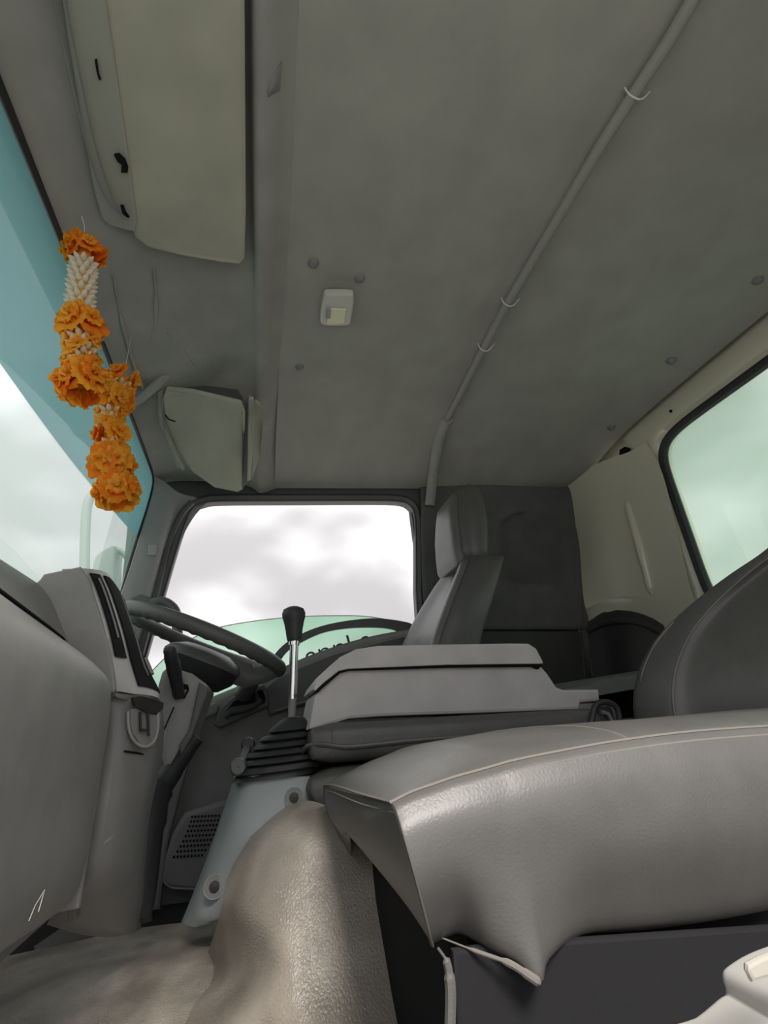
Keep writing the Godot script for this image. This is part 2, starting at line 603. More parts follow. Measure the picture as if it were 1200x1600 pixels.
	part("drain_hole", slab([v(1.283,1.265,-1.123),v(1.283,1.262,-1.116),v(1.283,1.253,-1.117),v(1.283,1.256,-1.124)], v(.01, 0, 0), .0005), M.hole, back)
	# the dark lower lining of the corner
	var low := [
		[v(1.178,0.697,-1.66), v(1.225,0.722,-1.6), v(1.253,0.697,-1.5), v(1.284,0.644,-1.42)],
		[v(1.167,0.655,-1.655), v(1.205,0.664,-1.59), v(1.22,0.647,-1.48), v(1.264,0.605,-1.4)],
		[v(1.135,0.501,-1.65), v(1.168,0.503,-1.59), v(1.172,0.511,-1.47), v(1.231,0.507,-1.39)],
		[v(1.115,0.357,-1.65), v(1.129,0.365,-1.58), v(1.135,0.371,-1.46), v(1.18,0.365,-1.38)]]
	var corner := struct("trim_2", shell(smooth_grid(low, 6, 4), v(.02, 0, -.02)), M.wall_vinyl, "black vinyl lining low in the back corner")
	part("top_roll", tube(spline([v(1.165,0.666,-1.655),v(1.201,0.681,-1.585),v(1.229,0.66,-1.485),v(1.264,0.605,-1.4)], 6), .012, 10), M.wall_vinyl, corner)
	struct("trim_3", shell(smooth_grid([[v(1.27, .6, -1.45), v(1.28, .6, -.9), v(1.28, .6, -.1)], [v(1.265, .3, -1.45), v(1.265, .3, -.9), v(1.265, .3, -.1)], [v(1.26, 0, -1.45), v(1.26, 0, -.9), v(1.26, 0, -.1)]], 3, 3), v(.02, 0, 0)), M.wall_vinyl, "black vinyl lining of the lower back wall")
	# passenger's side of the shell, behind the camera
	struct("wall_left", move(rbox(v(.56, 1.42, .05), .01, 2), v(1.06, .64, .13)), M.wall_soft, "side wall behind the open passenger door")
	struct("trim_4", move(rbox(v(1.78, .2, .05), .01, 2), v(.49, 1.37, .13)), M.header, "roof rail over the open passenger door")
	struct("trim_9", move(rbox(v(.34, 1.1, .05), .01, 2), v(-.58, .5, .13)), M.seat_base, "side panel ahead of the passenger door")
	# rubber mat over the floor and the engine hump
	var hump := [
		[v(0.01,0.311,-1.05),v(0.042,0.33,-1.01),v(0.077,0.335,-0.97),v(0.111,0.327,-0.91),v(0.151,0.312,-0.88),v(0.216,0.288,-0.85),v(0.313,0.259,-0.8)],
		[v(-0.022,0.285,-0.985),v(0.013,0.305,-0.925),v(0.054,0.311,-0.88),v(0.098,0.299,-0.857),v(0.145,0.276,-0.84),v(0.212,0.247,-0.82),v(0.306,0.219,-0.78)],
		[v(-0.049,0.248,-0.965),v(-0.011,0.268,-0.89),v(0.037,0.269,-0.85),v(0.087,0.255,-0.83),v(0.14,0.23,-0.815),v(0.202,0.197,-0.795),v(0.292,0.175,-0.75)],
		[v(-0.058,0.208,-0.94),v(-0.027,0.225,-0.865),v(0.022,0.226,-0.82),v(0.077,0.21,-0.8),v(0.134,0.185,-0.785),v(0.193,0.162,-0.765),v(0.272,0.144,-0.72)],
		[v(-0.093,0.105,-1.112), v(-0.05,0.14,-0.958)] + [v(0.013,0.179,-0.8),v(0.068,0.168,-0.77),v(0.125,0.147,-0.755),v(0.187,0.126,-0.735),v(0.248,0.12,-0.68)],
		[v(-0.122,0.095,-0.985), v(-0.049,0.13,-0.849)] + [v(0.004,0.144,-0.78),v(0.059,0.137,-0.735),v(0.115,0.119,-0.72),v(0.169,0.105,-0.69),v(0.226,0.102,-0.64)],
		[v(-0.127,0.08,-0.871), v(-0.046,0.11,-0.757)] + [v(0.011,0.098,-0.78),v(0.057,0.11,-0.7),v(0.098,0.116,-0.64),v(0.137,0.125,-0.58),v(0.181,0.13,-0.53)]]
	var matting := struct("floor_mat", sheet(smooth_grid(hump, 6, 6)), M.matting, "worn beige rubber floor mat with pebbled surface over the engine hump", 80.0)
	var flat := [
		[v(-0.608,0.1,-1.358),v(-0.507,0.1,-1.361),v(-0.379,0.1,-1.368),v(-0.259,0.1,-1.38),v(-0.138,0.1,-1.354),v(-0.009,0.12,-1.232),v(0.13,0.12,-1.153)],
		[v(-0.517,0.115,-1.171),v(-0.413,0.115,-1.173),v(-0.321,0.115,-1.207),v(-0.22,0.115,-1.213),v(-0.121,0.115,-1.193),v(-0.014,0.12,-1.139),v(0.119,0.12,-1.067)],
		[v(-0.46,0.125,-1.024),v(-0.36,0.125,-1.035),v(-0.289,0.125,-1.102),v(-0.2,0.125,-1.109),v(-0.107,0.125,-1.068),v(-0.018,0.12,-1.029),v(0.105,0.12,-0.962)],
		[v(-0.405,0.115,-0.897),v(-0.335,0.115,-0.942),v(-0.278,0.115,-1.049),v(-0.186,0.115,-1.042),v(-0.098,0.115,-0.986),v(-0.016,0.115,-0.934),v(0.098,0.1,-0.916)],
		[v(-0.366,0.1,-0.81),v(-0.306,0.1,-0.861),v(-0.245,0.1,-0.934),v(-0.161,0.1,-0.924),v(-0.078,0.1,-0.884),v(-0.015,0.1,-0.854),v(0.083,0.1,-0.807)],
		[v(-0.339,0.06,-0.759),v(-0.281,0.06,-0.806),v(-0.218,0.06,-0.861),v(-0.142,0.06,-0.849),v(-0.07,0.06,-0.818),v(0.006,0.08,-0.744),v(0.083,0.08,-0.71)]]
	part("foot_well", sheet(smooth_grid(flat, 6, 6)), M.matting, matting, 80.0)

func win_ring() -> Array:
	return Array(spline([v(-0.181,1.202,-1.7),v(-0.124,1.21,-1.7),v(0.108,1.211,-1.7),v(0.368,1.211,-1.7),v(0.517,1.208,-1.7),v(0.566,1.191,-1.7),v(0.583,1.146,-1.7),v(0.573,1.03,-1.7),v(0.551,0.861,-1.7),v(0.53,0.722,-1.7),v(0.414,0.706,-1.7),v(0.324,0.688,-1.7),v(0.194,0.657,-1.7),v(0.07,0.615,-1.7),v(-0.047,0.577,-1.7),v(-0.149,0.546,-1.7),v(-0.255,0.515,-1.7),v(-0.345,0.496,-1.7),v(-0.364,0.526,-1.7),v(-0.34,0.667,-1.7),v(-0.308,0.819,-1.7),v(-0.271,0.996,-1.7),v(-0.242,1.12,-1.7),v(-0.218,1.181,-1.7)], 3, true))

func doors_and_glass() -> void:
	# driver's door: frame, belt line, panel
	var ring := win_ring()
	var c := Vector3.ZERO
	for p in ring:
		c += p / ring.size()
	var outer := []
	for p in ring:
		var q: Vector3 = c + (p - c) * 1.6
		outer.append(v(clampf(q.x, -.42, .63), clampf(q.y, .45, 1.29), -1.715))
	var near := inset(ring, -.012, v(0, 0, 1))
	var door := struct("door_1", sheet([shift(outer, v(0, 0, -.04)), outer, shift(inset(ring, -.03, v(0, 0, 1)), v(0, 0, -.01)), shift(near, v(0, 0, .012)), shift(ring, v(0, 0, .006)), shift(ring, v(0, 0, -.05))], true), M.door_dark, "driver's door with its window wound half down", 35.0)
	part("window_seal", tube(ring, .006, 8, true), M.black, door)
	# lower door panel
	var panel := [
		[v(-0.308,0.516,-1.68),v(-0.209,0.536,-1.68),v(-0.102,0.569,-1.68),v(0.03,0.612,-1.68),v(0.192,0.666,-1.68),v(0.365,0.703,-1.68),v(0.547,0.722,-1.68)],
		[v(-0.308,0.486,-1.655),v(-0.205,0.512,-1.655),v(-0.096,0.544,-1.655),v(0.033,0.583,-1.655),v(0.188,0.63,-1.655),v(0.357,0.667,-1.655),v(0.534,0.679,-1.655)],
		[v(-0.311,0.429,-1.655),v(-0.211,0.459,-1.655),v(-0.099,0.484,-1.655),v(0.038,0.511,-1.655),v(0.182,0.525,-1.655),v(0.344,0.529,-1.655),v(0.514,0.534,-1.655)],
		[v(-0.316,0.342,-1.665),v(-0.225,0.362,-1.665),v(-0.107,0.381,-1.665),v(0.036,0.398,-1.665),v(0.176,0.4,-1.665),v(0.334,0.401,-1.665),v(0.499,0.401,-1.665)],
		[v(-0.323,0.223,-1.665),v(-0.239,0.226,-1.665),v(-0.121,0.24,-1.665),v(0.033,0.25,-1.665),v(0.168,0.249,-1.665),v(0.319,0.246,-1.665),v(0.477,0.243,-1.665)],
		[v(-0.334,0.112,-1.67),v(-0.252,0.11,-1.67),v(-0.126,0.107,-1.67),v(0.022,0.114,-1.67),v(0.161,0.108,-1.67),v(0.306,0.102,-1.67),v(0.459,0.096,-1.67)],
		[v(-0.339,0.067,-1.67),v(-0.257,0.065,-1.67),v(-0.133,0.06,-1.67),v(0.021,0.056,-1.67),v(0.158,0.049,-1.67),v(0.301,0.042,-1.67),v(0.45,0.034,-1.67)]]
	part("door_panel", shell(smooth_grid(panel, 5, 5), v(0, 0, -.04)), M.door, door)
	part("upper_trim", slab([v(0.014,0.562,-1.648),v(0.049,0.589,-1.648),v(0.127,0.618,-1.648),v(0.229,0.649,-1.648),v(0.399,0.679,-1.648),v(0.523,0.696,-1.648),v(0.501,0.534,-1.648),v(0.3,0.51,-1.648),v(0.181,0.516,-1.648),v(0.065,0.496,-1.648),v(0.03,0.489,-1.648)], v(0, 0, .014), .005), M.door_dark, door)
	part("trim_crease", tube([v(0.043,0.498,-1.632),v(0.122,0.515,-1.632),v(0.219,0.526,-1.632)], .003, 6), M.door, door)
	part("belt_cap", slab([v(-0.166,0.508,-1.648),v(-0.149,0.531,-1.648),v(-0.123,0.539,-1.648),v(-0.114,0.527,-1.648),v(-0.117,0.51,-1.648),v(-0.159,0.494,-1.648)], v(0, 0, .016), .006), M.door, door)
	part("kick_panel", slab([v(-0.182,0.499,-1.64),v(-0.148,0.506,-1.64),v(-0.182,0.407,-1.64),v(-0.206,0.315,-1.64),v(-0.232,0.2,-1.64),v(-0.241,0.067,-1.64),v(-0.295,0.068,-1.64),v(-0.286,0.194,-1.64),v(-0.252,0.321,-1.64),v(-0.216,0.419,-1.64)], v(0, 0, .02), .007), M.door, door)
	var pocket := part("map_pocket", slab([v(-0.194,0.27,-1.65),v(-0.104,0.286,-1.65),v(0.025,0.285,-1.65),v(0.021,0.058,-1.65),v(-0.171,0.094,-1.65),v(-0.23,0.107,-1.65),v(-0.247,0.128,-1.65),v(-0.24,0.171,-1.65),v(-0.224,0.226,-1.65)], v(0, 0, .03), .012), M.door, door)
	part("pocket_edge", tube(spline([v(-0.235,0.125,-1.618),v(-0.217,0.11,-1.618),v(-0.168,0.099,-1.618),v(0.021,0.063,-1.618)], 6), .0025, 6), M.door, pocket)
	var holes := PackedVector3Array()
	for r in 9:
		for k in 9:
			var at := v(-0.174,0.259,-1.619) + v(.0085 * k - .0004 * r * r - .0018 * r, -.0105 * r - .0008 * k, 0)
			holes.append_array(xf(lathe([[.0001, .0], [.003, .0], [.003, .0015], [.0001, .0015]], 8), Transform3D(Basis(Vector3.RIGHT, PI / 2), at)))
	var grille := part("speaker_grille", holes, M.hole, pocket)
	grille.set_meta("kind", "stuff")
	# inner door handle in its bowl
	var bowl := part("handle_bowl", slab([v(-0.127,0.479,-1.648),v(-0.112,0.517,-1.648),v(-0.082,0.546,-1.648),v(-0.036,0.565,-1.648),v(0.014,0.577,-1.648),v(0.029,0.543,-1.648),v(0.03,0.514,-1.648),v(-0.045,0.489,-1.648),v(-0.107,0.468,-1.648)], v(0, 0, .02), .006), M.door_dark, door)
	part("recess", slab([v(-0.097,0.504,-1.622),v(-0.073,0.535,-1.622),v(-0.03,0.554,-1.622),v(0.01,0.563,-1.622),v(0.019,0.538,-1.622),v(0.017,0.524,-1.622),v(-0.048,0.504,-1.622),v(-0.094,0.492,-1.622)], v(0, 0, -.004), .0015), M.hole, bowl)
	part("door_handle", tube(spline([v(-0.093,0.495,-1.615),v(-0.076,0.509,-1.615),v(-0.035,0.513,-1.615),v(-0.005,0.524,-1.615),v(0.006,0.536,-1.615)], 5), [.009, .012, .011, .009, .006], 10, false, .6), M.rubber, bowl)
	part("handle_hinge", tube([v(-0.01,0.557,-1.615),v(-0.005,0.54,-1.615),v(-0.008,0.528,-1.615)], .006, 8), M.rubber, bowl)
	# the half lowered glass, the black arch along its top and the cut-off lettering
	var top := spline([v(-0.333,0.626,-1.705),v(-0.27,0.692,-1.705),v(-0.202,0.738,-1.705),v(-0.126,0.767,-1.705),v(-0.007,0.782,-1.705),v(0.117,0.787,-1.705),v(0.245,0.784,-1.705),v(0.377,0.772,-1.705),v(0.535,0.731,-1.705)], 4)
	var bot := spline([v(-0.345,0.49,-1.705),v(-0.255,0.508,-1.705),v(-0.149,0.54,-1.705),v(-0.047,0.57,-1.705),v(0.07,0.607,-1.705),v(0.194,0.649,-1.705),v(0.28,0.671,-1.705),v(0.414,0.698,-1.705),v(0.533,0.718,-1.705)], 4)
	var glass := struct("window_1", sheet([top, bot]), M.glass_side, "lowered green side glass of the driver's door")
	part("glass_edge", tube(top, .0016, 6), M.tie, glass)
	var arch_out := spline([v(0.031,0.648,-1.69),v(0.072,0.692,-1.69),v(0.124,0.723,-1.69),v(0.198,0.748,-1.69),v(0.285,0.761,-1.69),v(0.384,0.764,-1.69),v(0.473,0.75,-1.69),v(0.521,0.729,-1.69),v(0.51,0.678,-1.69)], 5)
	var arch_in := spline([v(0.05,0.623,-1.69),v(0.087,0.673,-1.69),v(0.137,0.702,-1.69),v(0.209,0.728,-1.69),v(0.294,0.737,-1.69),v(0.392,0.733,-1.69),v(0.452,0.721,-1.69),v(0.47,0.702,-1.69),v(0.462,0.677,-1.69)], 5)
	var arch := PackedVector3Array()
	for k in arch_out.size() - 1:
		for q in [[arch_out, 0.0, arch_in, 0.0], [arch_in, 0.0, arch_in, -.014], [arch_out, -.014, arch_out, 0.0], [arch_in, -.014, arch_out, -.014]]:
			quad(arch, q[0][k] + v(0, 0, q[1]), q[0][k + 1] + v(0, 0, q[1]), q[2][k + 1] + v(0, 0, q[3]), q[2][k] + v(0, 0, q[3]))
	single("window_arch", arch, M.door_dark, "black arched band across the lowered green window behind the gear lever", "trim")
	var f := SystemFont.new()
	f.font_names = PackedStringArray(["Droid Sans"])
	var tm := TextMesh.new()
	tm.text = "ennl o"
	tm.font = f
	tm.font_size = 40
	tm.pixel_size = .0021
	tm.depth = .001
	var word := part("lettering", tm, M.black, glass)
	word.transform = Transform3D(Basis(Vector3.BACK, .2), v(0.257,0.672,-1.695))
	# windscreen with its tinted band
	var rows := []
	var band := []
	for q in [[.1, 0.0], [-.1, .5], [-.4, .9], [-.75, 1.0], [-1.1, .9], [-1.4, .5], [-1.56, .22], [-1.655, 0.0]]:
		var row := []
		var b := []
		for s in [[1.262, -.332, -.338], [1.16, -.375, -.355], [1.06, -.418, -.376], [.9, -.485, -.405], [.75, -.55, -.43], [.55, -.62, -.46]]:
			var p := v(lerpf(s[2], s[1], q[1]), s[0], q[0])
			row.append(p)
			if s[0] > 1.05:
				b.append(p + v(.003, 0, 0))
		rows.append(row)
		band.append(b)
	var wind := struct("window_2", sheet(smooth_grid(rows, 4, 4)), M.glass_front, "windscreen with a blue-green tinted sun band along its top", 80.0)
	part("tint_band", sheet(smooth_grid(band, 4, 4)), M.tint, wind, 80.0).set_meta("label", "blue-green tinted sun band")
	part("top_seal", tube(spline([v(-.325, 1.266, .1), v(-.325, 1.268, -.4), v(-.327, 1.27, -.75), v(-.33, 1.27, -1.2), v(-.334, 1.27, -1.5), v(-.338, 1.262, -1.62), v(-.345, 1.22, -1.65), v(-.366, 1.08, -1.652), v(-.385, .98, -1.652), v(-.43, .7, -1.652)], 5), .007, 8), M.black, wind)
	# pillar between windscreen and door
	var pil := [
		[v(-0.34,1.277,-1.64),v(-0.304,1.256,-1.645),v(-0.257,1.223,-1.665),v(-0.203,1.22,-1.7),v(-0.174,1.205,-1.712)],
		[v(-0.332,1.216,-1.64),v(-0.309,1.202,-1.645),v(-0.278,1.173,-1.66),v(-0.248,1.16,-1.7),v(-0.218,1.143,-1.712)],
		[v(-0.358,1.076,-1.64),v(-0.331,1.066,-1.645),v(-0.302,1.049,-1.66),v(-0.281,1.052,-1.7),v(-0.262,1.037,-1.712)],
		[v(-0.383,0.95,-1.64),v(-0.356,0.94,-1.645),v(-0.325,0.929,-1.66),v(-0.305,0.922,-1.7),v(-0.291,0.914,-1.712)],
		[v(-0.403,0.861,-1.64),v(-0.375,0.85,-1.645),v(-0.341,0.836,-1.66),v(-0.322,0.83,-1.7),v(-0.308,0.818,-1.712)],
		[v(-0.43,0.721,-1.64),v(-0.404,0.702,-1.645),v(-0.371,0.674,-1.66),v(-0.353,0.659,-1.7),v(-0.341,0.649,-1.712)],
		[v(-0.455,0.566,-1.64),v(-0.431,0.548,-1.645),v(-0.394,0.519,-1.66),v(-0.379,0.502,-1.7),v(-0.364,0.492,-1.712)]]
	var pp := struct("trim_5", shell(smooth_grid(pil, 4, 4), v(-.02, 0, -.03)), M.pillar, "grey pillar cover beside the driver's window")
	part("rear_edge", tube(spline([v(-0.218,1.198,-1.69),v(-0.253,1.148,-1.69),v(-0.287,1.044,-1.69),v(-0.307,0.924,-1.69),v(-0.323,0.822,-1.69),v(-0.354,0.652,-1.69)], 5), .012, 8), M.door_dark, pp)
	part("clip_slot", slab([v(-0.335,1.027,-1.638),v(-0.309,1.029,-1.638),v(-0.31,0.992,-1.638),v(-0.335,0.993,-1.638)], v(0, 0, .005), .002), M.pillar, pp)
	# grab handle on the pillar
	var g := thing("grab_handle", "black plastic grab handle on the front pillar above the steering wheel", "handle", v(-0.342,0.809,-1.64))
	part("mount", slab([v(-0.368,0.826,-1.64),v(-0.367,0.859,-1.64),v(-0.343,0.867,-1.64),v(-0.3,0.849,-1.64),v(-0.292,0.814,-1.64),v(-0.325,0.813,-1.64),v(-0.353,0.819,-1.64)], v(0, 0, .02), .005), M.wheel, g)
	part("screw", xf(lathe([[.0001, .006], [.006, .005], [.008, 0]], 12), Transform3D(Basis(Vector3.RIGHT, PI / 2), v(-0.345,0.835,-1.62))), M.chrome, g)
	part("grip", tube(spline([v(-0.311,0.832,-1.615),v(-0.283,0.839,-1.615),v(-0.257,0.826,-1.615),v(-0.239,0.798,-1.615),v(-0.232,0.725,-1.615),v(-0.238,0.667,-1.615),v(-0.252,0.597,-1.615)], 6), .015, 10), M.wheel, g)
	# rear window
	var win := []
	for i in 48:
		var a := TAU * (i + 0.5) / 48
		var cs := Vector2(cos(a), sin(a))
		var p := Vector2(signf(cs.x) * pow(absf(cs.x), .26), signf(cs.y) * pow(absf(cs.y), .26))
		win.append(v(1.309, .915 + .292 * p.y, -.83 + .398 * p.x))
	var rear := struct("window_3", face_to(cap(win), v(-1, 0, 0)), M.glass_back, "greenish rear window of the cab")
	part("gasket", tube(shift(win, v(-.008, 0, 0)), .015, 8, true), M.black, rear)

# ------------------------------------------------------------------ under the roof
func roof_things() -> void:
	# passenger's visor
	var t := thing("sun_visor", "wide olive beige sun visor folded up above the windscreen, nearest the viewer", "sun visor", v(-.1, 1.31, -.5))
	part("board", slab([v(-0.174,1.3,-0.233),v(-0.18,1.3,-0.334),v(-0.186,1.3,-0.391),v(-0.193,1.3,-0.482),v(-0.205,1.3,-0.599),v(-0.214,1.3,-0.705),v(-0.212,1.3,-0.731),v(-0.193,1.3,-0.75),v(-0.131,1.31,-0.77),v(-0.067,1.322,-0.786),v(-0.031,1.33,-0.793),v(-0.02,1.335,-0.782),v(-0.015,1.338,-0.677),v(-0.011,1.338,-0.446),v(-0.009,1.338,-0.315),v(-0.008,1.338,-0.208)], v(-.002, .014, 0), .005), M.visor, t)
	part("front_frame", slab([v(-0.207,1.296,-0.25),v(-0.221,1.296,-0.361),v(-0.232,1.296,-0.436),v(-0.246,1.296,-0.546),v(-0.257,1.296,-0.647),v(-0.258,1.296,-0.696),v(-0.248,1.296,-0.709),v(-0.208,1.296,-0.716),v(-0.2,1.296,-0.691),v(-0.191,1.296,-0.596),v(-0.182,1.296,-0.477),v(-0.175,1.296,-0.387),v(-0.162,1.296,-0.24)], v(0, .01, 0), .004), M.visor_trim, t)
	part("wire", tube(spline([v(-0.212,1.288,-0.289),v(-0.232,1.288,-0.394),v(-0.239,1.288,-0.468),v(-0.244,1.288,-0.564),v(-0.241,1.288,-0.639),v(-0.223,1.288,-0.676),v(-0.213,1.288,-0.685)], 5), .0018, 6), M.door, t)
	part("wire", tube(spline([v(-0.201,1.288,-0.287),v(-0.219,1.288,-0.392),v(-0.226,1.288,-0.466),v(-0.232,1.288,-0.562),v(-0.229,1.288,-0.637),v(-0.22,1.288,-0.679)], 5), .0014, 6), M.door, t)
	for q in [[v(-0.21,1.29,-0.576),v(-0.202,1.29,-0.573),v(-0.195,1.29,-0.581),v(-0.193,1.29,-0.593),v(-0.196,1.29,-0.602),v(-0.206,1.29,-0.603),v(-0.202,1.29,-0.59),v(-0.207,1.29,-0.586)], [v(-0.22,1.29,-0.662),v(-0.215,1.29,-0.661),v(-0.214,1.29,-0.673),v(-0.21,1.29,-0.682),v(-0.214,1.29,-0.683),v(-0.22,1.29,-0.676)], [v(-0.204,1.29,-0.452),v(-0.201,1.29,-0.451),v(-0.203,1.29,-0.467),v(-0.202,1.29,-0.475),v(-0.205,1.29,-0.474),v(-0.205,1.29,-0.463)]]:
		part("clip_slot", slab(q, v(0, .004, 0), .0006), M.hole, t)
	# driver's visor
	t = thing("sun_visor", "small olive beige sun visor above the driver's window, tilted down, with a loose flap", "sun visor", v(-.12, 1.25, -1.35))
	part("board", slab([v(-0.228,1.306,-1.2), v(-0.167,1.301,-1.2), v(-0.068,1.278,-1.2), v(-0.038,1.271,-1.2), v(-0.029,1.258,-1.22), v(-0.036,1.239,-1.38), v(-0.044,1.176,-1.54), v(-0.06,1.172,-1.55), v(-0.132,1.178,-1.53), v(-0.193,1.202,-1.47), v(-0.229,1.233,-1.4), v(-0.247,1.27,-1.3), v(-0.241,1.289,-1.22)], v(-.002, .014, .004), .005), M.visor, t)
	part("front_frame", slab([v(-0.254,1.301,-1.21), v(-0.237,1.309,-1.2), v(-0.251,1.271,-1.24), v(-0.249,1.249,-1.3), v(-0.229,1.214,-1.39), v(-0.211,1.192,-1.44), v(-0.233,1.203,-1.44), v(-0.256,1.238,-1.37), v(-0.262,1.27,-1.27)], v(0, .012, .003), .003), M.visor_trim, t)
	part("wire", tube(spline([v(-0.243,1.292,-1.205), v(-0.246,1.261,-1.255), v(-0.246,1.235,-1.345), v(-0.226,1.208,-1.41)], 5), .0014, 6), M.door, t)
	part("shade_slot", slab([v(-0.22,1.322,-1.21), v(-0.137,1.334,-1.22), v(-0.049,1.325,-1.22), v(-0.033,1.28,-1.2), v(-0.068,1.286,-1.2), v(-0.167,1.307,-1.2)], v(0, .01, -.004), .001), M.door_dark, t)
	part("clip_slot", tube(spline([v(-0.239,1.262,-1.25), v(-0.231,1.255,-1.26), v(-0.215,1.251,-1.265)], 4), .002, 6), M.hole, t)
	part("flap", slab([v(-0.021,1.289,-1.2), v(-0.011,1.285,-1.2), v(-0.006,1.27,-1.22), v(-0.01,1.229,-1.36), v(-0.019,1.182,-1.48), v(-0.031,1.18,-1.49)], v(.004, .012, 0), .002), M.visor, t)
	part("gap_shadow_board", slab([v(-0.039,1.268,-1.22), v(-0.023,1.287,-1.21), v(-0.029,1.187,-1.5), v(-0.046,1.176,-1.54)], v(0, .012, .004), .001), M.door_dark, t)  # dark board painting in the shadow of the gap beside the flap
	t.get_node("gap_shadow_board").name = "gap_shade_board"
	part("flap_cover", shell(smooth_grid([[v(-0.003,1.288,-1.21), v(0.013,1.279,-1.22), v(0.016,1.265,-1.26)], [v(-0.008,1.239,-1.34), v(0.016,1.255,-1.33), v(0.014,1.239,-1.34)], [v(-0.017,1.182,-1.48), v(0.001,1.212,-1.43), v(0.007,1.224,-1.41)]], 4, 4), v(0, .01, 0)), M.visor_trim, t)
	# padded stalk by the driver's visor
	single("visor_arm", tube(spline([v(-0.319,1.253,-1.2), v(-0.286,1.275,-1.19), v(-0.245,1.307,-1.17), v(-0.223,1.337,-1.16), v(-0.218,1.383,-1.17)], 6), [.011, .012, .013, .014, .013, .01], 12), M.header, "grey padded stalk under the header, pointing at the flower garland", "visor arm")
	# dome lamp
	t = thing("dome_lamp", "small square pale dome lamp, unlit, on the grey roof lining", "lamp", v(.2, 1.38, -.95))
	part("housing", slab(spline([v(0.153,1.362,-0.96),v(0.153,1.362,-0.891),v(0.166,1.362,-0.879),v(0.21,1.362,-0.874),v(0.224,1.362,-0.882),v(0.229,1.362,-0.951),v(0.223,1.362,-0.972),v(0.179,1.362,-0.979),v(0.162,1.362,-0.977)], 3, true), v(0, .02, 0), .007), M.lamp, t)
	part("lens", slab([v(0.171,1.359,-0.97),v(0.196,1.359,-0.967),v(0.196,1.359,-0.922),v(0.211,1.359,-0.921),v(0.213,1.359,-0.965),v(0.204,1.359,-0.921),v(0.19,1.359,-0.915),v(0.168,1.359,-0.92)].slice(0, 2) + [v(0.213,1.359,-0.963),v(0.211,1.359,-0.917),v(0.168,1.359,-0.92)], v(0, .006, 0), .002), M.lens, t)
	part("switch", slab([v(0.165,1.356,-0.948),v(0.163,1.356,-0.919),v(0.174,1.356,-0.918),v(0.176,1.356,-0.947)], v(0, .006, 0), .001), M.dash, t)
	# conduit
	t = thing("cable_conduit", "long grey cable conduit tied across the roof lining", "conduit", v(.63, 1.37, -.8))
	part("pipe", tube(spline([v(0.621,1.364,-0.169),v(0.619,1.364,-0.27),v(0.619,1.364,-0.325),v(0.614,1.364,-0.385),v(0.608,1.364,-0.492),v(0.607,1.364,-0.649),v(0.605,1.364,-0.845),v(0.612,1.364,-1.019),v(0.622,1.364,-1.21),v(0.633,1.364,-1.425)], 6), .0105, 12), M.conduit, t)
	part("sleeve", tube(spline([v(0.629,1.364,-1.372), v(0.632,1.358,-1.432), v(0.633,1.342,-1.483), v(0.635,1.312,-1.533), v(0.649,1.275,-1.63), v(0.636,1.173,-1.67)], 6), .02, 12), M.header, t)
	for q in [v(0.618,1.369,-0.392), v(0.608,1.369,-0.85), v(0.614,1.369,-1.014)]:
		part("cable_tie", tube(spline([q + v(-.018, .008, 0), q + v(-.0135, -.01, 0), q + v(0, -.0172, 0), q + v(.0135, -.01, 0), q + v(.03, .008, .003)], 5), .0016, 6), M.tie, t)
	# torn corner of the lining and its fasteners
	single("lining_tear", shell(smooth_grid([[v(0.014,1.352,-0.505), v(0.013,1.35,-0.485), v(0.014,1.352,-0.468)], [v(0.024,1.345,-0.485), v(0.026,1.342,-0.474), v(0.028,1.35,-0.458)], [v(0.04,1.356,-0.481), v(0.04,1.356,-0.471), v(0.041,1.356,-0.444)]], 4, 4), v(0, .003, 0)), M.door, "small triangular tear in the roof lining beside the wide visor", "tear")
	var named := ["dark smudged lining fastener between the wide visor and dome lamp", "lining fastener just behind the dome lamp", "lining fastener halfway from dome lamp to the driver's visor", "lining fastener over the rear window, nearest the right edge", "middle lining fastener of the three over the rear window", "lining fastener nearest the painted corner post"]
	var spots := [v(0.124,1.381,-0.816), v(0.233,1.383,-0.846), v(0.118,1.378,-1.167), v(1.195,1.339,-0.686), v(1.199,1.335,-0.983), v(1.227,1.314,-1.317)]
	for i in 6:
		single("lining_fastener", move(lathe([[.001, -.004], [.005, -.0035], [.01, -.001], [.014, .006]], 16), spots[i]), M.door, named[i], "fastener", "round fasteners of the roof lining")
	# pale bits painted as glints off a zipper in the lining over the driver's window
	var st := PackedVector3Array()
	for k in 9:
		st.append_array(tube([v(0.262,1.277,-1.685) + v(.0155 * k, 0, .0), v(0.262,1.277,-1.685) + v(.0155 * k + .008, 0, .0)], .0012, 5))
	single("glint_row", st, M.tie, "short row of pale painted zipper glints over the driver's window", "glints")

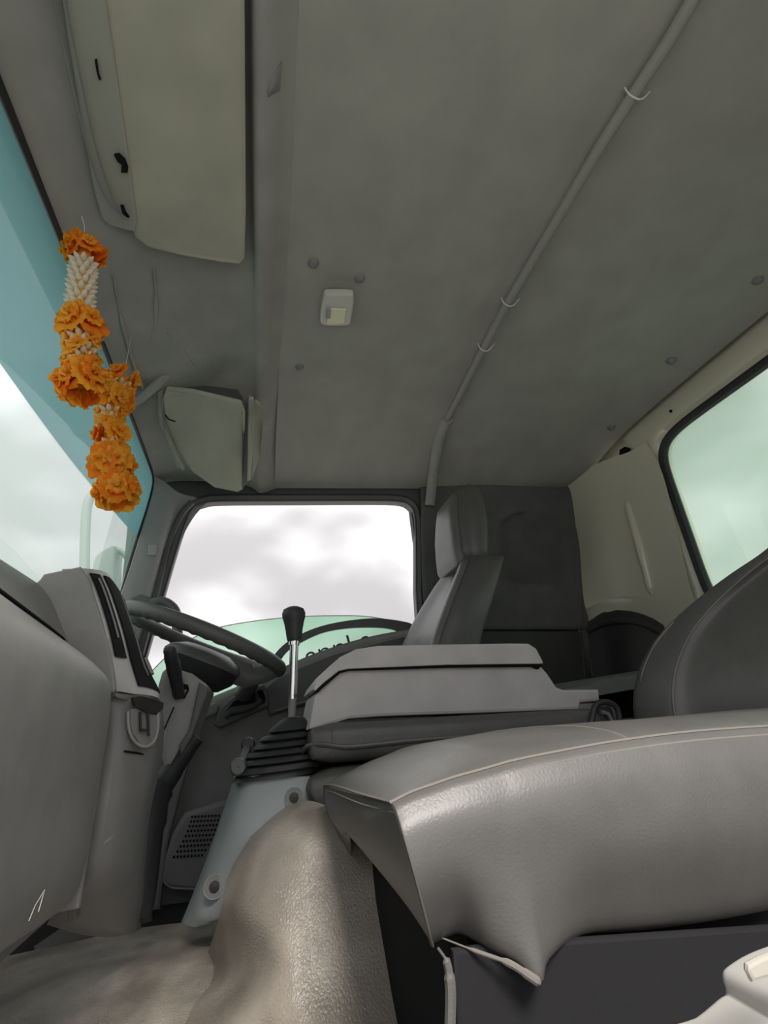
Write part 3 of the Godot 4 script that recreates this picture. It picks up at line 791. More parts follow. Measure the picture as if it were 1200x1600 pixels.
# ------------------------------------------------------------------ flower garland
func blossom(r: float, rng: RandomNumberGenerator, layers := 3, count := 9) -> PackedVector3Array:
	var s := PackedVector3Array()
	for l in layers:
		var tilt := lerpf(.25, 1.25, float(l) / maxi(layers - 1, 1))
		for k in count - l:
			var a := TAU * (k + rng.randf_range(-.25, .25)) / (count - l) + l * .4
			var dirv := v(cos(a), 0, sin(a))
			var out := (dirv * cos(tilt) + v(0, sin(tilt), 0)).normalized()
			var side := dirv.cross(Vector3.UP)
			var nrm := out.cross(side)
			var len := r * rng.randf_range(.85, 1.12) * (1.0 - .22 * l)
			var w := len * rng.randf_range(.36, .5)
			var rows := []
			for i in 5:
				var f := i / 4.0
				var ww: float = w * [.25, .8, 1.0, .9, .35][i]
				var c := out * len * f + nrm * len * .22 * sin(f * 2.4) * -1.0
				rows.append(PackedVector3Array([c - side * ww + nrm * w * .25, c - side * ww * .5 + nrm * w * .02 * rng.randf_range(-3, 3), c, c + side * ww * .5 + nrm * w * .02 * rng.randf_range(-3, 3), c + side * ww + nrm * w * .25]))
			s.append_array(sheet(rows))
	return s

func garland() -> void:
	var rng := RandomNumberGenerator.new()
	rng.seed = 77
	var bud := mesh(move(xf(lathe([[.0001, -.006], [.0034, -.004], [.0046, 0], [.0036, .005], [.0001, .01]], 8), Transform3D()), Vector3.ZERO), 70.0)
	var blooms := []
	for k in 5:
		blooms.append(mesh(blossom(.03, rng), 60.0))
	var small := []
	for k in 3:
		small.append(mesh(blossom(.018, rng, 2, 7), 60.0))
	# [strand path, flower clusters [px, size], name]
	var strands := [
		{"label": "upper strand of the orange and white flower garland hanging by the windscreen", "path": [v(-0.27,1.217,-0.68),v(-0.267,1.147,-0.68),v(-0.262,1.069,-0.68),v(-0.252,1.008,-0.68),v(-0.249,0.961,-0.68),v(-0.245,0.939,-0.68)], "bands": [[.06, 5, .030], [.48, 6, .031], [.98, 7, .036]]},
		{"label": "lower strand of the orange and white flower garland, ending above the dashboard", "path": [v(-0.237,1.073,-0.84),v(-0.246,1.03,-0.84),v(-0.25,0.976,-0.84),v(-0.243,0.925,-0.84),v(-0.237,0.882,-0.84),v(-0.223,0.837,-0.84)], "bands": [[.02, 4, .027], [.24, 5, .028], [.5, 3, .027], [.76, 5, .034], [.99, 6, .035]]}]
	for s in strands:
		var path: PackedVector3Array = spline(s.path, 8)
		var t := thing("flower_garland", s.label, "garland", path[path.size() - 1], "strands of the flower garland")
		part("core", tube(path, .011, 10), M.stem, t)
		if s.bands.size() == 3:
			part("thread", tube([path[0], v(-0.28,1.269,-0.69), v(-0.283,1.28,-0.682)], .0008, 5), M.tie, t)
		else:
			part("thread", tube([path[0], v(-0.239,1.132,-0.86), v(-0.274,1.315,-0.999)], .0006, 5), M.tie, t)
		# rings of white buds; every few rings they are broken by small orange petals
		var rings := 26 if s.bands.size() == 3 else 20
		for k in rings:
			var f := (k + .5) / rings
			var at: Vector3 = path[int(f * (path.size() - 1))]
			var nx: Vector3 = path[mini(int(f * (path.size() - 1)) + 1, path.size() - 1)]
			var ax := along(at, nx if nx != at else at + Vector3.DOWN)
			at = at.lerp(nx, f * (path.size() - 1) - int(f * (path.size() - 1)))
			var clear := true
			for b in s.bands:
				if absf(f - b[0]) < .045:
					clear = false
			if not clear:
				continue
			var dense: bool = s.bands.size() == 3 and f < .42
			var n := 10 if dense else 8
			for j in n:
				var a := TAU * (j + .5 * (k % 2)) / n
				var out := ax.basis * v(cos(a), 0, sin(a))
				var o := part("bud", bud, M.bud, t)
				if not dense and (j + k) % 4 == 0:
					o.mesh = small[(j + k) % 3]
					o.material_override = M.petal_pale
					o.name = "petal_tuft"
				var yv := (out + ax.basis.y * -.35).normalized()
				var xv := ax.basis.y.cross(yv).normalized()
				o.transform = Transform3D(Basis(xv, yv, xv.cross(yv)), at + out * .014 - path[path.size() - 1])
		for b in s.bands:
			var i := int(b[0] * (path.size() - 1))
			var at: Vector3 = path[i]
			var ax := along(path[maxi(i - 1, 0)], path[mini(i + 1, path.size() - 1)])
			for j in b[1]:
				var a: float = TAU * (j + rng.randf_range(-.2, .2)) / b[1]
				var out := ax.basis * v(cos(a), 0, sin(a))
				var o := part("flower", blooms[rng.randi() % 5], M.flower if rng.randf() < .6 else M.flower2, t)
				var yv := (out + v(rng.randf_range(-.3, .3), rng.randf_range(-.3, .2), rng.randf_range(-.3, .3))).normalized()
				var xv := yv.cross(v(.3, .2, .9)).normalized()
				o.transform = Transform3D(Basis(xv, yv, xv.cross(yv)).scaled(Vector3.ONE * b[2] / .03 * rng.randf_range(.75, 1.0)), at + out * .012 - path[path.size() - 1])
				var h := part("flower_heart", small[j % 3], M.petal_pale if j % 2 else M.flower2, o)
				h.transform = Transform3D(Basis(), v(0, .012, 0))

# ------------------------------------------------------------------ dashboard
func dashboard() -> void:
	var t := thing("dashboard", "scuffed grey passenger dashboard with a rounded ridge, at the left edge", "dashboard", v(-.35, .3, -.5))
	# section through the dashboard, bottom to top, at stations across the cab
	var rows := []
	for s in [[.08, .0], [-.15, .0], [-.35, .0], [-.48, .0], [-.6, .0], [-.72, .0], [-.79, -.004], [-.815, -.016]]:
		var z: float = s[0]
		var k := clampf((-z - .45) / .36, 0, 1)
		rows.append([v(-.5, .3 - .03 * k, z), v(-.3, .3 - .025 * k, z), v(-.225 + s[1], .305 - .025 * k, z), v(-.203 + s[1], .33 - .02 * k, z), v(-.195 + s[1], .4, z), v(-.19 + s[1], .48, z), v(-.192 + s[1], .545 - .02 * k, z), v(-.206 + s[1], .572 - .025 * k, z), v(-.232 + s[1], .596 - .027 * k, z), v(-.262, .6205 - .03 * k, z), v(-.285, .624 - .03 * k, z)])
	part("body", sheet(smooth_grid(rows, 5, 5)), M.dash, t, 80.0)
	part("end_panel", slab([v(-.5, .27, -.81), v(-.21, .277, -.81), v(-.202, .4, -.81), v(-.2, .52, -.81), v(-.22, .548, -.81), v(-.3, .59, -.81), v(-.5, .59, -.81)], v(0, 0, .01), .002), M.dash, t)
	part("end_panel", slab([v(-.6, .27, .085), v(-.22, .3, .085), v(-.2, .34, .085), v(-.19, .48, .085), v(-.205, .572, .085), v(-.275, .604, .085), v(-.36, .688, .085), v(-.6, .688, .085)], v(0, 0, .015), .003), M.dash, t)
	part("under_tray", move(rbox(v(.28, .012, .86), .004, 2), v(-.37, .283, -.36)), M.dash_dark, t)
	rows = []
	for z in [.08, -.2, -.45, -.65, -.78, -.86]:
		var k := clampf((-z - .45) / .36, 0, 1)
		rows.append([v(-.275, .625 - .03 * k, z), v(-.268, .6275 - .03 * k, z), v(-.274, .636 - .026 * k, z), v(-.31, .675 + .002 * k, z), v(-.36, .69, z), v(-.62, .69, z)])
	part("upper_pad", sheet(smooth_grid(rows, 5, 4)), M.dash, t, 80.0)
	part("lid_gap", tube([v(-.2645, .6245, .08), v(-.2645, .6245, -.45), v(-.2645, .6, -.74), v(-.266, .595, -.8)], .0042, 6), M.hole, t)
	for q in [[v(-0.188,0.323,-0.576),v(-0.188,0.331,-0.586),v(-0.188,0.338,-0.605),v(-0.188,0.324,-0.596)], [v(-0.188,0.341,-0.799),v(-0.188,0.342,-0.839),v(-0.188,0.34,-0.833)]]:
		part("scuff_mark", tube(q, .0004, 5), M.bezel, t)
	part("under_bracket", slab([v(-0.234,0.271,-0.86),v(-0.224,0.274,-0.86),v(-0.222,0.258,-0.86),v(-0.231,0.256,-0.86)], v(0, 0, .02), .002), M.frayed, t)
	# centre stack
	t = thing("centre_console", "grey centre instrument stack with two long dark vents, rising above the dashboard", "dashboard", v(-.3, .3, -.95))
	part("side_cheek", slab([v(-0.333,0.674,-0.83),v(-0.317,0.693,-0.83),v(-0.313,0.701,-0.83),v(-0.265,0.711,-0.83),v(-0.251,0.692,-0.83),v(-0.235,0.65,-0.83),v(-0.216,0.596,-0.83),v(-0.203,0.55,-0.83),v(-0.198,0.525,-0.83),v(-0.201,0.521,-0.83),v(-0.211,0.52,-0.83),v(-0.248,0.523,-0.83),v(-0.296,0.528,-0.83)], v(0, 0, -.03), .006), M.dash, t)
	# bezel: a curved plate facing the seats, from the cheek to the driver's side
	var f0 := [v(-0.261,0.709,-0.835), v(-0.245,0.676,-0.835), v(-0.224,0.621,-0.835), v(-0.21,0.573,-0.835), v(-0.2,0.539,-0.835), v(-0.195,0.523,-0.835)]
	var f1 := [v(-0.262,0.726,-0.9), v(-0.243,0.687,-0.9), v(-0.221,0.628,-0.9), v(-0.205,0.577,-0.9), v(-0.189,0.539,-0.88), v(-0.18,0.52,-0.87)]
	var f2 := [v(-0.266,0.742,-0.98), v(-0.245,0.696,-0.98), v(-0.218,0.63,-0.97), v(-0.2,0.577,-0.96), v(-0.18,0.54,-0.93), v(-0.167,0.519,-0.9)]
	var f3 := [v(-0.268,0.737,-1.08), v(-0.25,0.688,-1.08), v(-0.224,0.628,-1.06), v(-0.202,0.581,-1.03), v(-0.172,0.537,-0.98), v(-0.16,0.516,-0.95)]
	var f4 := [v(-0.264,0.716,-1.12), v(-0.25,0.676,-1.12), v(-0.224,0.62,-1.1), v(-0.201,0.574,-1.07), v(-0.173,0.531,-1.02), v(-0.165,0.508,-0.99)]
	var bz := smooth_grid([f0, f1, f2, f3, f4], 8, 8)
	part("bezel", shell(bz, v(-.03, 0, 0)), M.bezel, t, 60.0)
	for q in [[[.3, 1.05], [.3, 3.1]], [[1.45, 3.6], [.35, 4.3]]]:
		var cut := []
		for i in range(int(q[0][0] * 8), int(q[0][1] * 8) + 1):
			var row := PackedVector3Array()
			for j in range(int(q[1][0] * 8), int(q[1][1] * 8) + 1):
				row.append(bz[i][j] + v(.0025, .0005, .001))
			cut.append(row)
		var vent := part("vent_slot", shell(cut, v(-.002, 0, 0)), M.hole, t)
		var mid: PackedVector3Array = cut[cut.size() / 2]
		var blade := PackedVector3Array()
		for k in range(2, mid.size() - 4, 3):
			blade.append(mid[k] + v(.0015, 0, .001))
		part("vent_blade", tube(blade, .0015, 6), M.dash, vent)
	part("lower_lip", shell(smooth_grid([[v(-0.2,0.522,-0.83), v(-0.194,0.52,-0.83), v(-0.179,0.518,-0.865), v(-0.165,0.517,-0.895), v(-0.158,0.509,-0.95)], [v(-0.199,0.515,-0.835), v(-0.192,0.512,-0.835), v(-0.179,0.508,-0.87), v(-0.163,0.5,-0.9), v(-0.157,0.495,-0.95)], [v(-0.192,0.52,-0.9), v(-0.185,0.51,-0.9), v(-0.175,0.498,-0.9), v(-0.166,0.493,-0.92), v(-0.161,0.496,-0.96)]], 4, 4), v(-.01, -.002, -.01)), M.dash_dark, t)
	# lower stack with the ash cup
	var lowg := [
		[v(-0.208,0.523,-0.84), v(-0.194,0.52,-0.845), v(-0.175,0.512,-0.86), v(-0.156,0.504,-0.88), v(-0.151,0.502,-0.93)],
		[v(-0.203,0.49,-0.84), v(-0.189,0.484,-0.845), v(-0.174,0.474,-0.87), v(-0.152,0.463,-0.89), v(-0.148,0.467,-0.94)],
		[v(-0.199,0.44,-0.84), v(-0.186,0.434,-0.85), v(-0.172,0.427,-0.88), v(-0.156,0.423,-0.91), v(-0.153,0.421,-0.96)],
		[v(-0.2,0.378,-0.84), v(-0.188,0.37,-0.86), v(-0.177,0.361,-0.9), v(-0.17,0.354,-0.94), v(-0.171,0.346,-1)],
		[v(-0.211,0.312,-0.85), v(-0.195,0.3,-0.88), v(-0.182,0.286,-0.94), v(-0.179,0.277,-1), v(-0.184,0.271,-1.06)],
		[v(-0.232,0.276,-0.87), v(-0.212,0.25,-0.92), v(-0.196,0.219,-1), v(-0.191,0.202,-1.06), v(-0.195,0.192,-1.12)],
		[v(-0.252,0.244,-0.9), v(-0.226,0.212,-0.96), v(-0.203,0.187,-1.02), v(-0.199,0.167,-1.1), v(-0.202,0.155,-1.16)]]
	part("lower_panel", shell(smooth_grid(lowg, 4, 5), v(-.02, 0, 0)), M.dash_dark, t, 60.0)
	part("panel_joint", tube([v(-0.184,0.443,-0.848),v(-0.172,0.438,-0.876),v(-0.16,0.432,-0.9)], .0014, 5), M.hole, t)
	var cup := part("cup_bowl", shell(smooth_grid([[v(-0.184,0.498,-0.85), v(-0.168,0.5,-0.86), v(-0.15,0.493,-0.885)], [v(-0.181,0.471,-0.85), v(-0.167,0.469,-0.868), v(-0.15,0.466,-0.888)], [v(-0.173,0.453,-0.862), v(-0.164,0.446,-0.872), v(-0.154,0.45,-0.888)]], 5, 5), v(.004, 0, .002)), M.door, t)
	part("rim", tube(spline([v(-0.183,0.495,-0.843), v(-0.18,0.471,-0.845), v(-0.173,0.454,-0.855), v(-0.162,0.446,-0.866), v(-0.153,0.45,-0.88), v(-0.148,0.467,-0.882), v(-0.149,0.492,-0.88)], 5), .0022, 8), M.dash, cup)
	for q in [[v(-0.168,0.493,-0.85), v(-0.167,0.467,-0.857)], [v(-0.159,0.491,-0.858), v(-0.157,0.46,-0.866)]]:
		part("clip", tube(q, .002, 6), M.rubber, cup)
	part("clip_bar", tube([v(-0.166,0.469,-0.855), v(-0.158,0.467,-0.864)], .002, 6), M.rubber, cup)
	part("underside", slab([v(-0.181,0.513,-0.838), v(-0.172,0.515,-0.846), v(-0.156,0.511,-0.868), v(-0.147,0.505,-0.888), v(-0.148,0.495,-0.89), v(-0.155,0.488,-0.88), v(-0.163,0.491,-0.858), v(-0.179,0.502,-0.845)], v(.006, 0, .004), .002), M.rubber, t)
	# dark shaft between stack and door: steering shaft cover and pedal bracket
	single("pedal_bracket", tube(spline([v(-0.129,0.454,-1.22), v(-0.148,0.431,-1.22), v(-0.174,0.393,-1.22), v(-0.193,0.362,-1.2), v(-0.2,0.343,-1.18), v(-0.2,0.299,-1.16), v(-0.202,0.225,-1.14), v(-0.206,0.176,-1.12)], 5), [.02, .022, .024, .03, .03, .026, .026, .028], 10), M.rubber, "dark steering shaft cover and pedal bracket below the column", "bracket")
	# instrument cluster behind the wheel
	t = thing("switch_panel", "small dark switch panel at the far end of the centre stack", "switch panel", v(-0.223,0.547,-1.15))
	part("panel", slab([v(-0.245,0.627,-1.12), v(-0.234,0.626,-1.16), v(-0.22,0.597,-1.16), v(-0.193,0.544,-1.12), v(-0.183,0.53,-1.05), v(-0.192,0.539,-1.05), v(-0.216,0.582,-1.08)], v(-.03, 0, 0), .003), M.dash_dark, t)
	for q in [[v(-0.226,0.604,-1.09), v(-0.218,0.589,-1.09)], [v(-0.216,0.583,-1.08), v(-0.204,0.565,-1.07)], [v(-0.201,0.561,-1.06), v(-0.184,0.537,-1.03)], [v(-0.224,0.608,-1.14), v(-0.208,0.575,-1.13)]]:
		part("switch", tube(q, .006, 8), M.bezel, t)

# ------------------------------------------------------------------ steering
func steering() -> void:
	var c := v(-.13, .672, -1.36)
	var e1 := v(.367, -.167, 0).normalized()
	var up := v(.167, .367, 0).normalized()
	var e2 := v(0, 0, 1)
	var t := thing("steering_wheel", "dark ridged steering wheel seen edge-on from below", "steering wheel", c)
	var n := 120
	var path := PackedVector3Array()
	for i in n:
		var a := TAU * i / n
		path.append(c + e1 * cos(a) * .2 + e2 * sin(a) * .2)
	var s := tube(path, .0165, 12, true)
	# finger ridges under the rim
	for i in s.size():
		var d := s[i] - c
		var a := atan2(d.dot(e2), d.dot(e1))
		if d.dot(up) < -.004:
			s[i] += up * -.0028 * (0.5 + 0.5 * cos(a * 44.0))
	part("rim", s, M.wheel, t)
	var hub := c - up * .04 + e1 * .02
	var b := Transform3D(Basis(e1, up, e2), hub)
	part("hub_cover", xf(lathe([[.001, .024], [.06, .021], [.09, .008], [.1, -.006], [.1, -.014], [.001, -.014]], 28), b), M.wheel, t)
	part("hub_base", xf(lathe([[.001, -.072], [.035, -.072], [.062, -.06], [.085, -.038], [.095, -.02], [.097, -.0145], [.001, -.0145]], 28), b), M.rubber, t)
	for k in 1:
		var sg := 1.0 if k == 0 else -1.0
		for q in 1:
			var sh := .12
			var dirv := (e1 * cos(sh) + e2 * sin(sh)) * sg
			part("spoke", tube(spline([hub + dirv * .06 + up * -.005, hub + dirv * .13 + up * .002, c + dirv * .196], 5), [.03, .022, .015], 10, false, .6), M.wheel, t)
	# column cover with its stalk
	t = thing("steering_column", "grey plastic steering column cover with a slot, below the wheel", "steering column", v(-0.153,0.456,-1.25))
	part("cover", slab([v(-0.201,0.587,-1.2), v(-0.189,0.599,-1.2), v(-0.139,0.579,-1.2), v(-0.11,0.555,-1.2), v(-0.104,0.542,-1.2), v(-0.135,0.454,-1.2), v(-0.151,0.426,-1.2), v(-0.169,0.399,-1.2), v(-0.188,0.401,-1.2), v(-0.2,0.449,-1.2), v(-0.207,0.511,-1.2), v(-0.207,0.561,-1.2)], v(0, 0, -.15), .012), M.dash, t)
	part("side_strip", slab([v(-0.123,0.559,-1.195), v(-0.105,0.547,-1.195), v(-0.105,0.534,-1.195), v(-0.133,0.452,-1.195), v(-0.152,0.421,-1.195), v(-0.158,0.439,-1.195), v(-0.139,0.467,-1.195)], v(0, 0, .01), .004), M.wheel, t)
	part("stalk_slot", slab([v(-0.172,0.563,-1.197), v(-0.146,0.556,-1.197), v(-0.143,0.545,-1.197), v(-0.152,0.528,-1.197), v(-0.175,0.535,-1.197), v(-0.178,0.546,-1.197)], v(0, 0, .005), .002), M.hole, t)
	part("slot_tab", slab([v(-0.16,0.549,-1.192), v(-0.147,0.545,-1.192), v(-0.153,0.532,-1.192), v(-0.163,0.535,-1.192)], v(0, 0, .005), .001), M.dash_dark, t)
	part("cover_joint", tube([v(-0.172,0.514,-1.198),v(-0.181,0.492,-1.198),v(-0.189,0.472,-1.198)], .0015, 5), M.hole, t)
	single("signal_stalk", tube(spline([v(-0.162,0.536,-1.19), v(-0.164,0.559,-1.16), v(-0.166,0.583,-1.13), v(-0.168,0.603,-1.1), v(-0.171,0.618,-1.09)], 6), [.012, .013, .014, .013, .012, .01], 12), M.rubber, "dark signal stalk standing out of the column cover", "stalk")
	single("far_rim_piece", xf(bend(rbox(v(.09, .022, .03), .01, 6), func(p): return p * v(1, 1.0 + p.x * 4.0, 1)), Transform3D(Basis(Vector3.BACK, -.1), v(0.007,0.603,-1.5))), M.wheel, "ribbed grey piece of the far wheel rim, under the near edge", "stalk")  # ribbed length of the wheel's far rim, built apart from the rim
	single("column_shroud", tube(spline([v(-0.007,0.599,-1.52), v(-0.024,0.58,-1.56), v(-0.044,0.558,-1.62)], 4), [.022, .026, .028], 10), M.wheel, "dark grey rounded bracket in front of the door's belt line", "bracket")

# ------------------------------------------------------------------ seats
func seats() -> void:
	# passenger's cushion
	var t := thing("passenger_seat", "grey vinyl passenger seat in front, its cushion with pale stitching and a torn lower edge", "seat", v(.4, .27, -.67))
	# each column of the grid runs round the section from the near lower edge over the top to the far lower edge
	var xs := [.096, .112, .13, .147, .166, .184, .2, .24, .3, .38, .5, .64, .8]
	var seam_t := [[.096, .39], [.112, .3945], [.145, .4], [.2, .406], [.28, .41], [.38, .409], [.5, .403], [.64, .397], [.8, .39]]
	var far_t := [[.096, .362], [.112, .366], [.145, .374], [.2, .384], [.28, .39], [.38, .392], [.5, .39], [.8, .385]]
	var swell_t := [[.096, 0], [.112, .009], [.145, .016], [.2, .02], [.28, .019], [.38, .017], [.5, .016], [.8, .016]]
	# the lower edge of the vinyl, with the torn tongue hanging down
	var low_t := [[.096, .293], [.125, .297], [.147, .2905], [.166, .284], [.184, .2725], [.2, .279], [.24, .281], [.3, .272], [.4, .265], [.8, .258]]
	var fwd_t := [[.096, 0], [.13, 0], [.147, .5], [.166, .8], [.184, 1], [.2, .7], [.24, .2], [.3, 0], [.8, 0]]
	var cols := []
	var seam := []
	var seam2 := []
	for i in xs.size():
		var x: float = xs[i]
		var y := table(seam_t, x)
		var fy := table(far_t, x)
		var lo := table(low_t, x)
		var fw := table(fwd_t, x)
		var k := 1.0 - clampf((x - .09) / .1, 0, 1)
		var b := table(swell_t, x)
		var col := [v(x + .034 * k, lo - .006 + .003 * fw, -.478 + .05 * fw), v(x + .026 * k, lo, -.446 + .036 * fw), v(x + .017 * k, lerpf(lo, y, .24), -.424 + .014 * fw), v(x + .009 * k, lerpf(lo, y, .5), -.409), v(x + .003 * k, lerpf(lo, y, .76), -.406), v(x + .001 * k, lerpf(lo, y, .92), -.413), v(x, y, -.422)]
		for q in [[.06, .45], [.2, .85], [.45, 1.0], [.72, .9], [.9, .5]]:
			col.append(v(x, lerpf(y, fy, q[0]) + b * q[1], lerpf(-.422, -.885, q[0])))
		col.append_array([v(x, fy, -.882), v(x + .004, lerpf(fy, .27, .4), -.892), v(x + .03 * k, .262, -.865)])
		cols.append(col)
		seam.append(v(x, y + .001, -.4225))
		seam2.append(v(x + .001 * k, y - .0062, -.4165))
	var first := []
	var half := []
	var inner := []
	for j in cols[0].size():
		var p: Vector3 = cols[0][j]
		var c2 := v(.112, .33, -.67)
		first.append(v(p.x + .0008, lerpf(p.y, c2.y, .02), lerpf(p.z, c2.z, .012)))
		half.append(v(p.x - .004, lerpf(p.y, c2.y, .35), lerpf(p.z, c2.z, .3)))
		inner.append(v(lerpf(p.x, .095, .8), lerpf(p.y, c2.y, .96), lerpf(p.z, c2.z, .96)))
	var gg := smooth_grid([inner, half, first] + cols, 4, 4)
	var cu := part("cushion", sheet(gg), M.seat, t, 50.0)
	part("seam", tube(spline(seam, 8), .001, 5), M.thread, cu)
	part("seam", tube(spline(seam2, 8), .0014, 5), M.thread, cu)
	part("seam", tube(spline([v(.0955, .391, -.422), v(.0945, .384, -.55), v(.0945, .374, -.75), v(.0955, .363, -.88)], 6), .0014, 5), M.thread, cu)
	part("seam", tube(spline([v(.097, .384, -.416), v(.093, .376, -.55), v(.093, .366, -.75), v(.096, .355, -.885)], 6), .001, 5), M.thread, cu)
	part("seam", tube(spline([v(.0958, .39, -.4215), v(.0968, .381, -.412), v(.099, .365, -.4055), v(.105, .341, -.4085), v(.113, .316, -.4235), v(.122, .292, -.4455)], 6), .0008, 5), M.thread, cu)
	part("torn_edge", tube(spline([v(.128, .2965, -.445), v(.147, .2905, -.4285), v(.166, .284, -.4175), v(.176, .278, -.412), v(.1845, .272, -.409)], 5), [.0006, .0014, .0024, .003, .0012], 8), M.frayed, t).set_meta("label", "pale frayed edge of the tear")
	var across := []
	for q in [[0, 0], [.06, .45], [.2, .85], [.45, 1.0], [.72, .9], [.9, .5]]:
		across.append(v(.312, lerpf(.4098, .3906, q[0]) + .0185 * q[1] + .0002, lerpf(-.422, -.885, q[0])))
	part("seam", tube(spline(across, 6), .0011, 5), M.thread, cu)
	part("hanging_strip", tube(spline([v(0.121,0.296,-0.43), v(0.126,0.288,-0.43), v(0.127,0.279,-0.43), v(0.126,0.267,-0.43), v(0.121,0.242,-0.43)], 5), [.001, .003, .004, .004, .004], 8), M.seat, t)
	part("base_box", move(bend(rbox(v(.75, .3, .4), .02, 5), func(p): return p + v(0.0, 0, 0)), v(.525, .15, -.665)), M.seat_base, t)
	part("side_valance", slab([v(0.132,0.292,-0.44),v(0.161,0.29,-0.44),v(0.437,0.256,-0.44),v(0.384,0.155,-0.44),v(0.124,0.211,-0.44),v(0.13,0.263,-0.44)], v(0, 0, .008), .003), M.seat_base, t)
	# passenger's backrest, leaning back
	var rings := []
	for q in [[.36, .69, -.405, -.925], [.42, .697, -.405, -.928], [.475, .72, -.41, -.922], [.525, .755, -.42, -.905], [.565, .79, -.43, -.872], [.6, .825, -.44, -.825], [.63, .855, -.46, -.765], [.66, .89, -.48, -.70], [.7, .925, -.5, -.66]]:
		var y: float = q[0]
		var x: float = q[1]
		var zn: float = q[2]
		var zf: float = q[3]
		var w := zn - zf
		rings.append([v(x + .006, y, zf + .012), v(x - .002, y, zf + w * .07), v(x, y, zf + w * .17), v(x + .006, y, zf + w * .225), v(x + .026, y, zf + w * .26), v(x + .034, y, zf + w * .36), v(x + .036, y, zf + w * .5), v(x + .034, y, zf + w * .64), v(x + .026, y, zf + w * .74), v(x + .006, y, zf + w * .775), v(x, y, zf + w * .85), v(x + .006, y, zn - .02), v(x + .03, y + .005, zn), v(x + .1, y + .02, zn - .02), v(x + .13, y + .025, zn - .06), v(x + .13, y + .025, zf + .06), v(x + .1, y + .02, zf + .02), v(x + .03, y + .005, zf)])
	var bg := smooth_grid(rings, 3, 4, true)
	var bk := part("backrest", sheet(bg, true), M.seat, t, 70.0)
	var crease := []
	for q in rings:
		crease.append(q[3] + v(.001, 0, -.001))
	part("piping", tube(spline(crease, 5), .0028, 6), M.seat, bk)
	part("worn_edge", tube(spline([rings[1][1], rings[2][1], rings[3][1] + v(-.001, 0, 0), rings[4][1] + v(-.001, 0, 0)], 6), [.0006, .0016, .0022, .001], 6), M.thread, bk)
	# driver's seat
	t = thing("driver_seat", "dark vinyl driver's seat back with headrest, against the side wall", "seat", v(.5, .4, -1.38))
	var hb := Basis(Vector3.BACK, -.12)
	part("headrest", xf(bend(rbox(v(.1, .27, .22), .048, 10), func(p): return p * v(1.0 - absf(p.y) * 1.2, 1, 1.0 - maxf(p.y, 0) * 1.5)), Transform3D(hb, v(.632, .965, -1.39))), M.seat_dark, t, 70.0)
	part("headrest_lit_face", xf(bend(rbox(v(.045, .25, .19), .022, 8), func(p): return p * v(1, 1, 1.0 - maxf(p.y, 0) * 1.5) + v(-.1 * absf(p.y) * absf(p.y) * -6.0, 0, 0)), Transform3D(hb, v(.586, .955, -1.41))), M.seat, t, 70.0)  # same vinyl in a lighter colour, standing in for windscreen light
	rings = []
	for q in [[.36, .36, -1.2, -1.58], [.5, .385, -1.19, -1.59], [.6, .415, -1.2, -1.59], [.7, .47, -1.21, -1.58], [.78, .525, -1.24, -1.55], [.84, .57, -1.28, -1.51], [.865, .6, -1.33, -1.46]]:
		var y: float = q[0]
		var x: float = q[1]
		var zn: float = q[2]
		var zf: float = q[3]
		rings.append([v(x + .01, y, zf), v(x, y, zf + .03), v(x + .02, y, zf + .1), v(x + .025, y, (zn + zf) / 2), v(x + .02, y, zn - .1), v(x + .002, y, zn - .03), v(x + .014, y, zn), v(x + .06, y, zn + .006), v(x + .12, y, zn - .01), v(x + .13, y, zn - .05), v(x + .13, y, zf + .05), v(x + .12, y, zf + .01)])
	bg = smooth_grid(rings, 3, 5, true)
	var body := sheet(bg, true)
	body.append_array(cap(bg[bg.size() - 1]))
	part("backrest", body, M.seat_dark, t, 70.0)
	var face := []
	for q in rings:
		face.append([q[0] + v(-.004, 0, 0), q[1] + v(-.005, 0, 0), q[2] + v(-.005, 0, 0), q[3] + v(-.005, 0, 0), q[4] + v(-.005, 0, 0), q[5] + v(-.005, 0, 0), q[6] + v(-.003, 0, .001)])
	part("back_lit_face", sheet(smooth_grid(face, 4, 5)), M.seat, t, 70.0)  # lighter front over the dark body: windscreen light put into the colour
	part("cushion", move(rbox(v(.5, .13, .42), .04, 8), v(.27, .36, -1.4)), M.seat_dark, t)
	part("base_box", move(rbox(v(.45, .3, .38), .02, 3), v(.3, .15, -1.4)), M.seat_base, t)
	# middle seat, folded, with its storage box
	t = thing("middle_seat", "folded black vinyl middle seat under the grey storage box", "seat", v(.38, .3, -1.05))
	part("folded_back", xf(rbox(v(.6, .066, .2), .024, 9), Transform3D(Basis(Vector3.BACK, -.05), v(.383, .405, -1.055))), M.seat_dark, t, 70.0)
	part("cushion", xf(bend(rbox(v(.62, .08, .2), .034, 9), func(p): return p + v(.04 * clampf(-p.y / .05, 0, 1) * clampf(-p.x / .3, 0, 1), 0, 0)), Transform3D(Basis(), v(.386, .338, -1.055))), M.seat_dark, t, 70.0)
	part("piping", tube(spline([v(0.073,0.407,-1), v(0.083,0.417,-0.975), v(0.107,0.417,-0.958), v(0.145,0.409,-0.955), v(0.201,0.407,-0.955), v(0.272,0.406,-0.955), v(0.395,0.4,-0.955)], 5), .0045, 8), M.seat_dark, t)
	part("seam", tube(spline([v(.122, .449, -.975), v(.122, .44, -.9585), v(.122, .42, -.9545), v(.122, .395, -.957)], 4), .0014, 5), M.seat, t)
	part("base_bracket", slab([v(0.095,0.333,-0.985),v(0.112,0.327,-0.985),v(0.123,0.32,-0.985),v(0.122,0.304,-0.985),v(0.098,0.31,-0.985),v(0.092,0.319,-0.985),v(0.099,0.321,-0.985)], v(0, 0, -.03), .002), M.rubber, t)
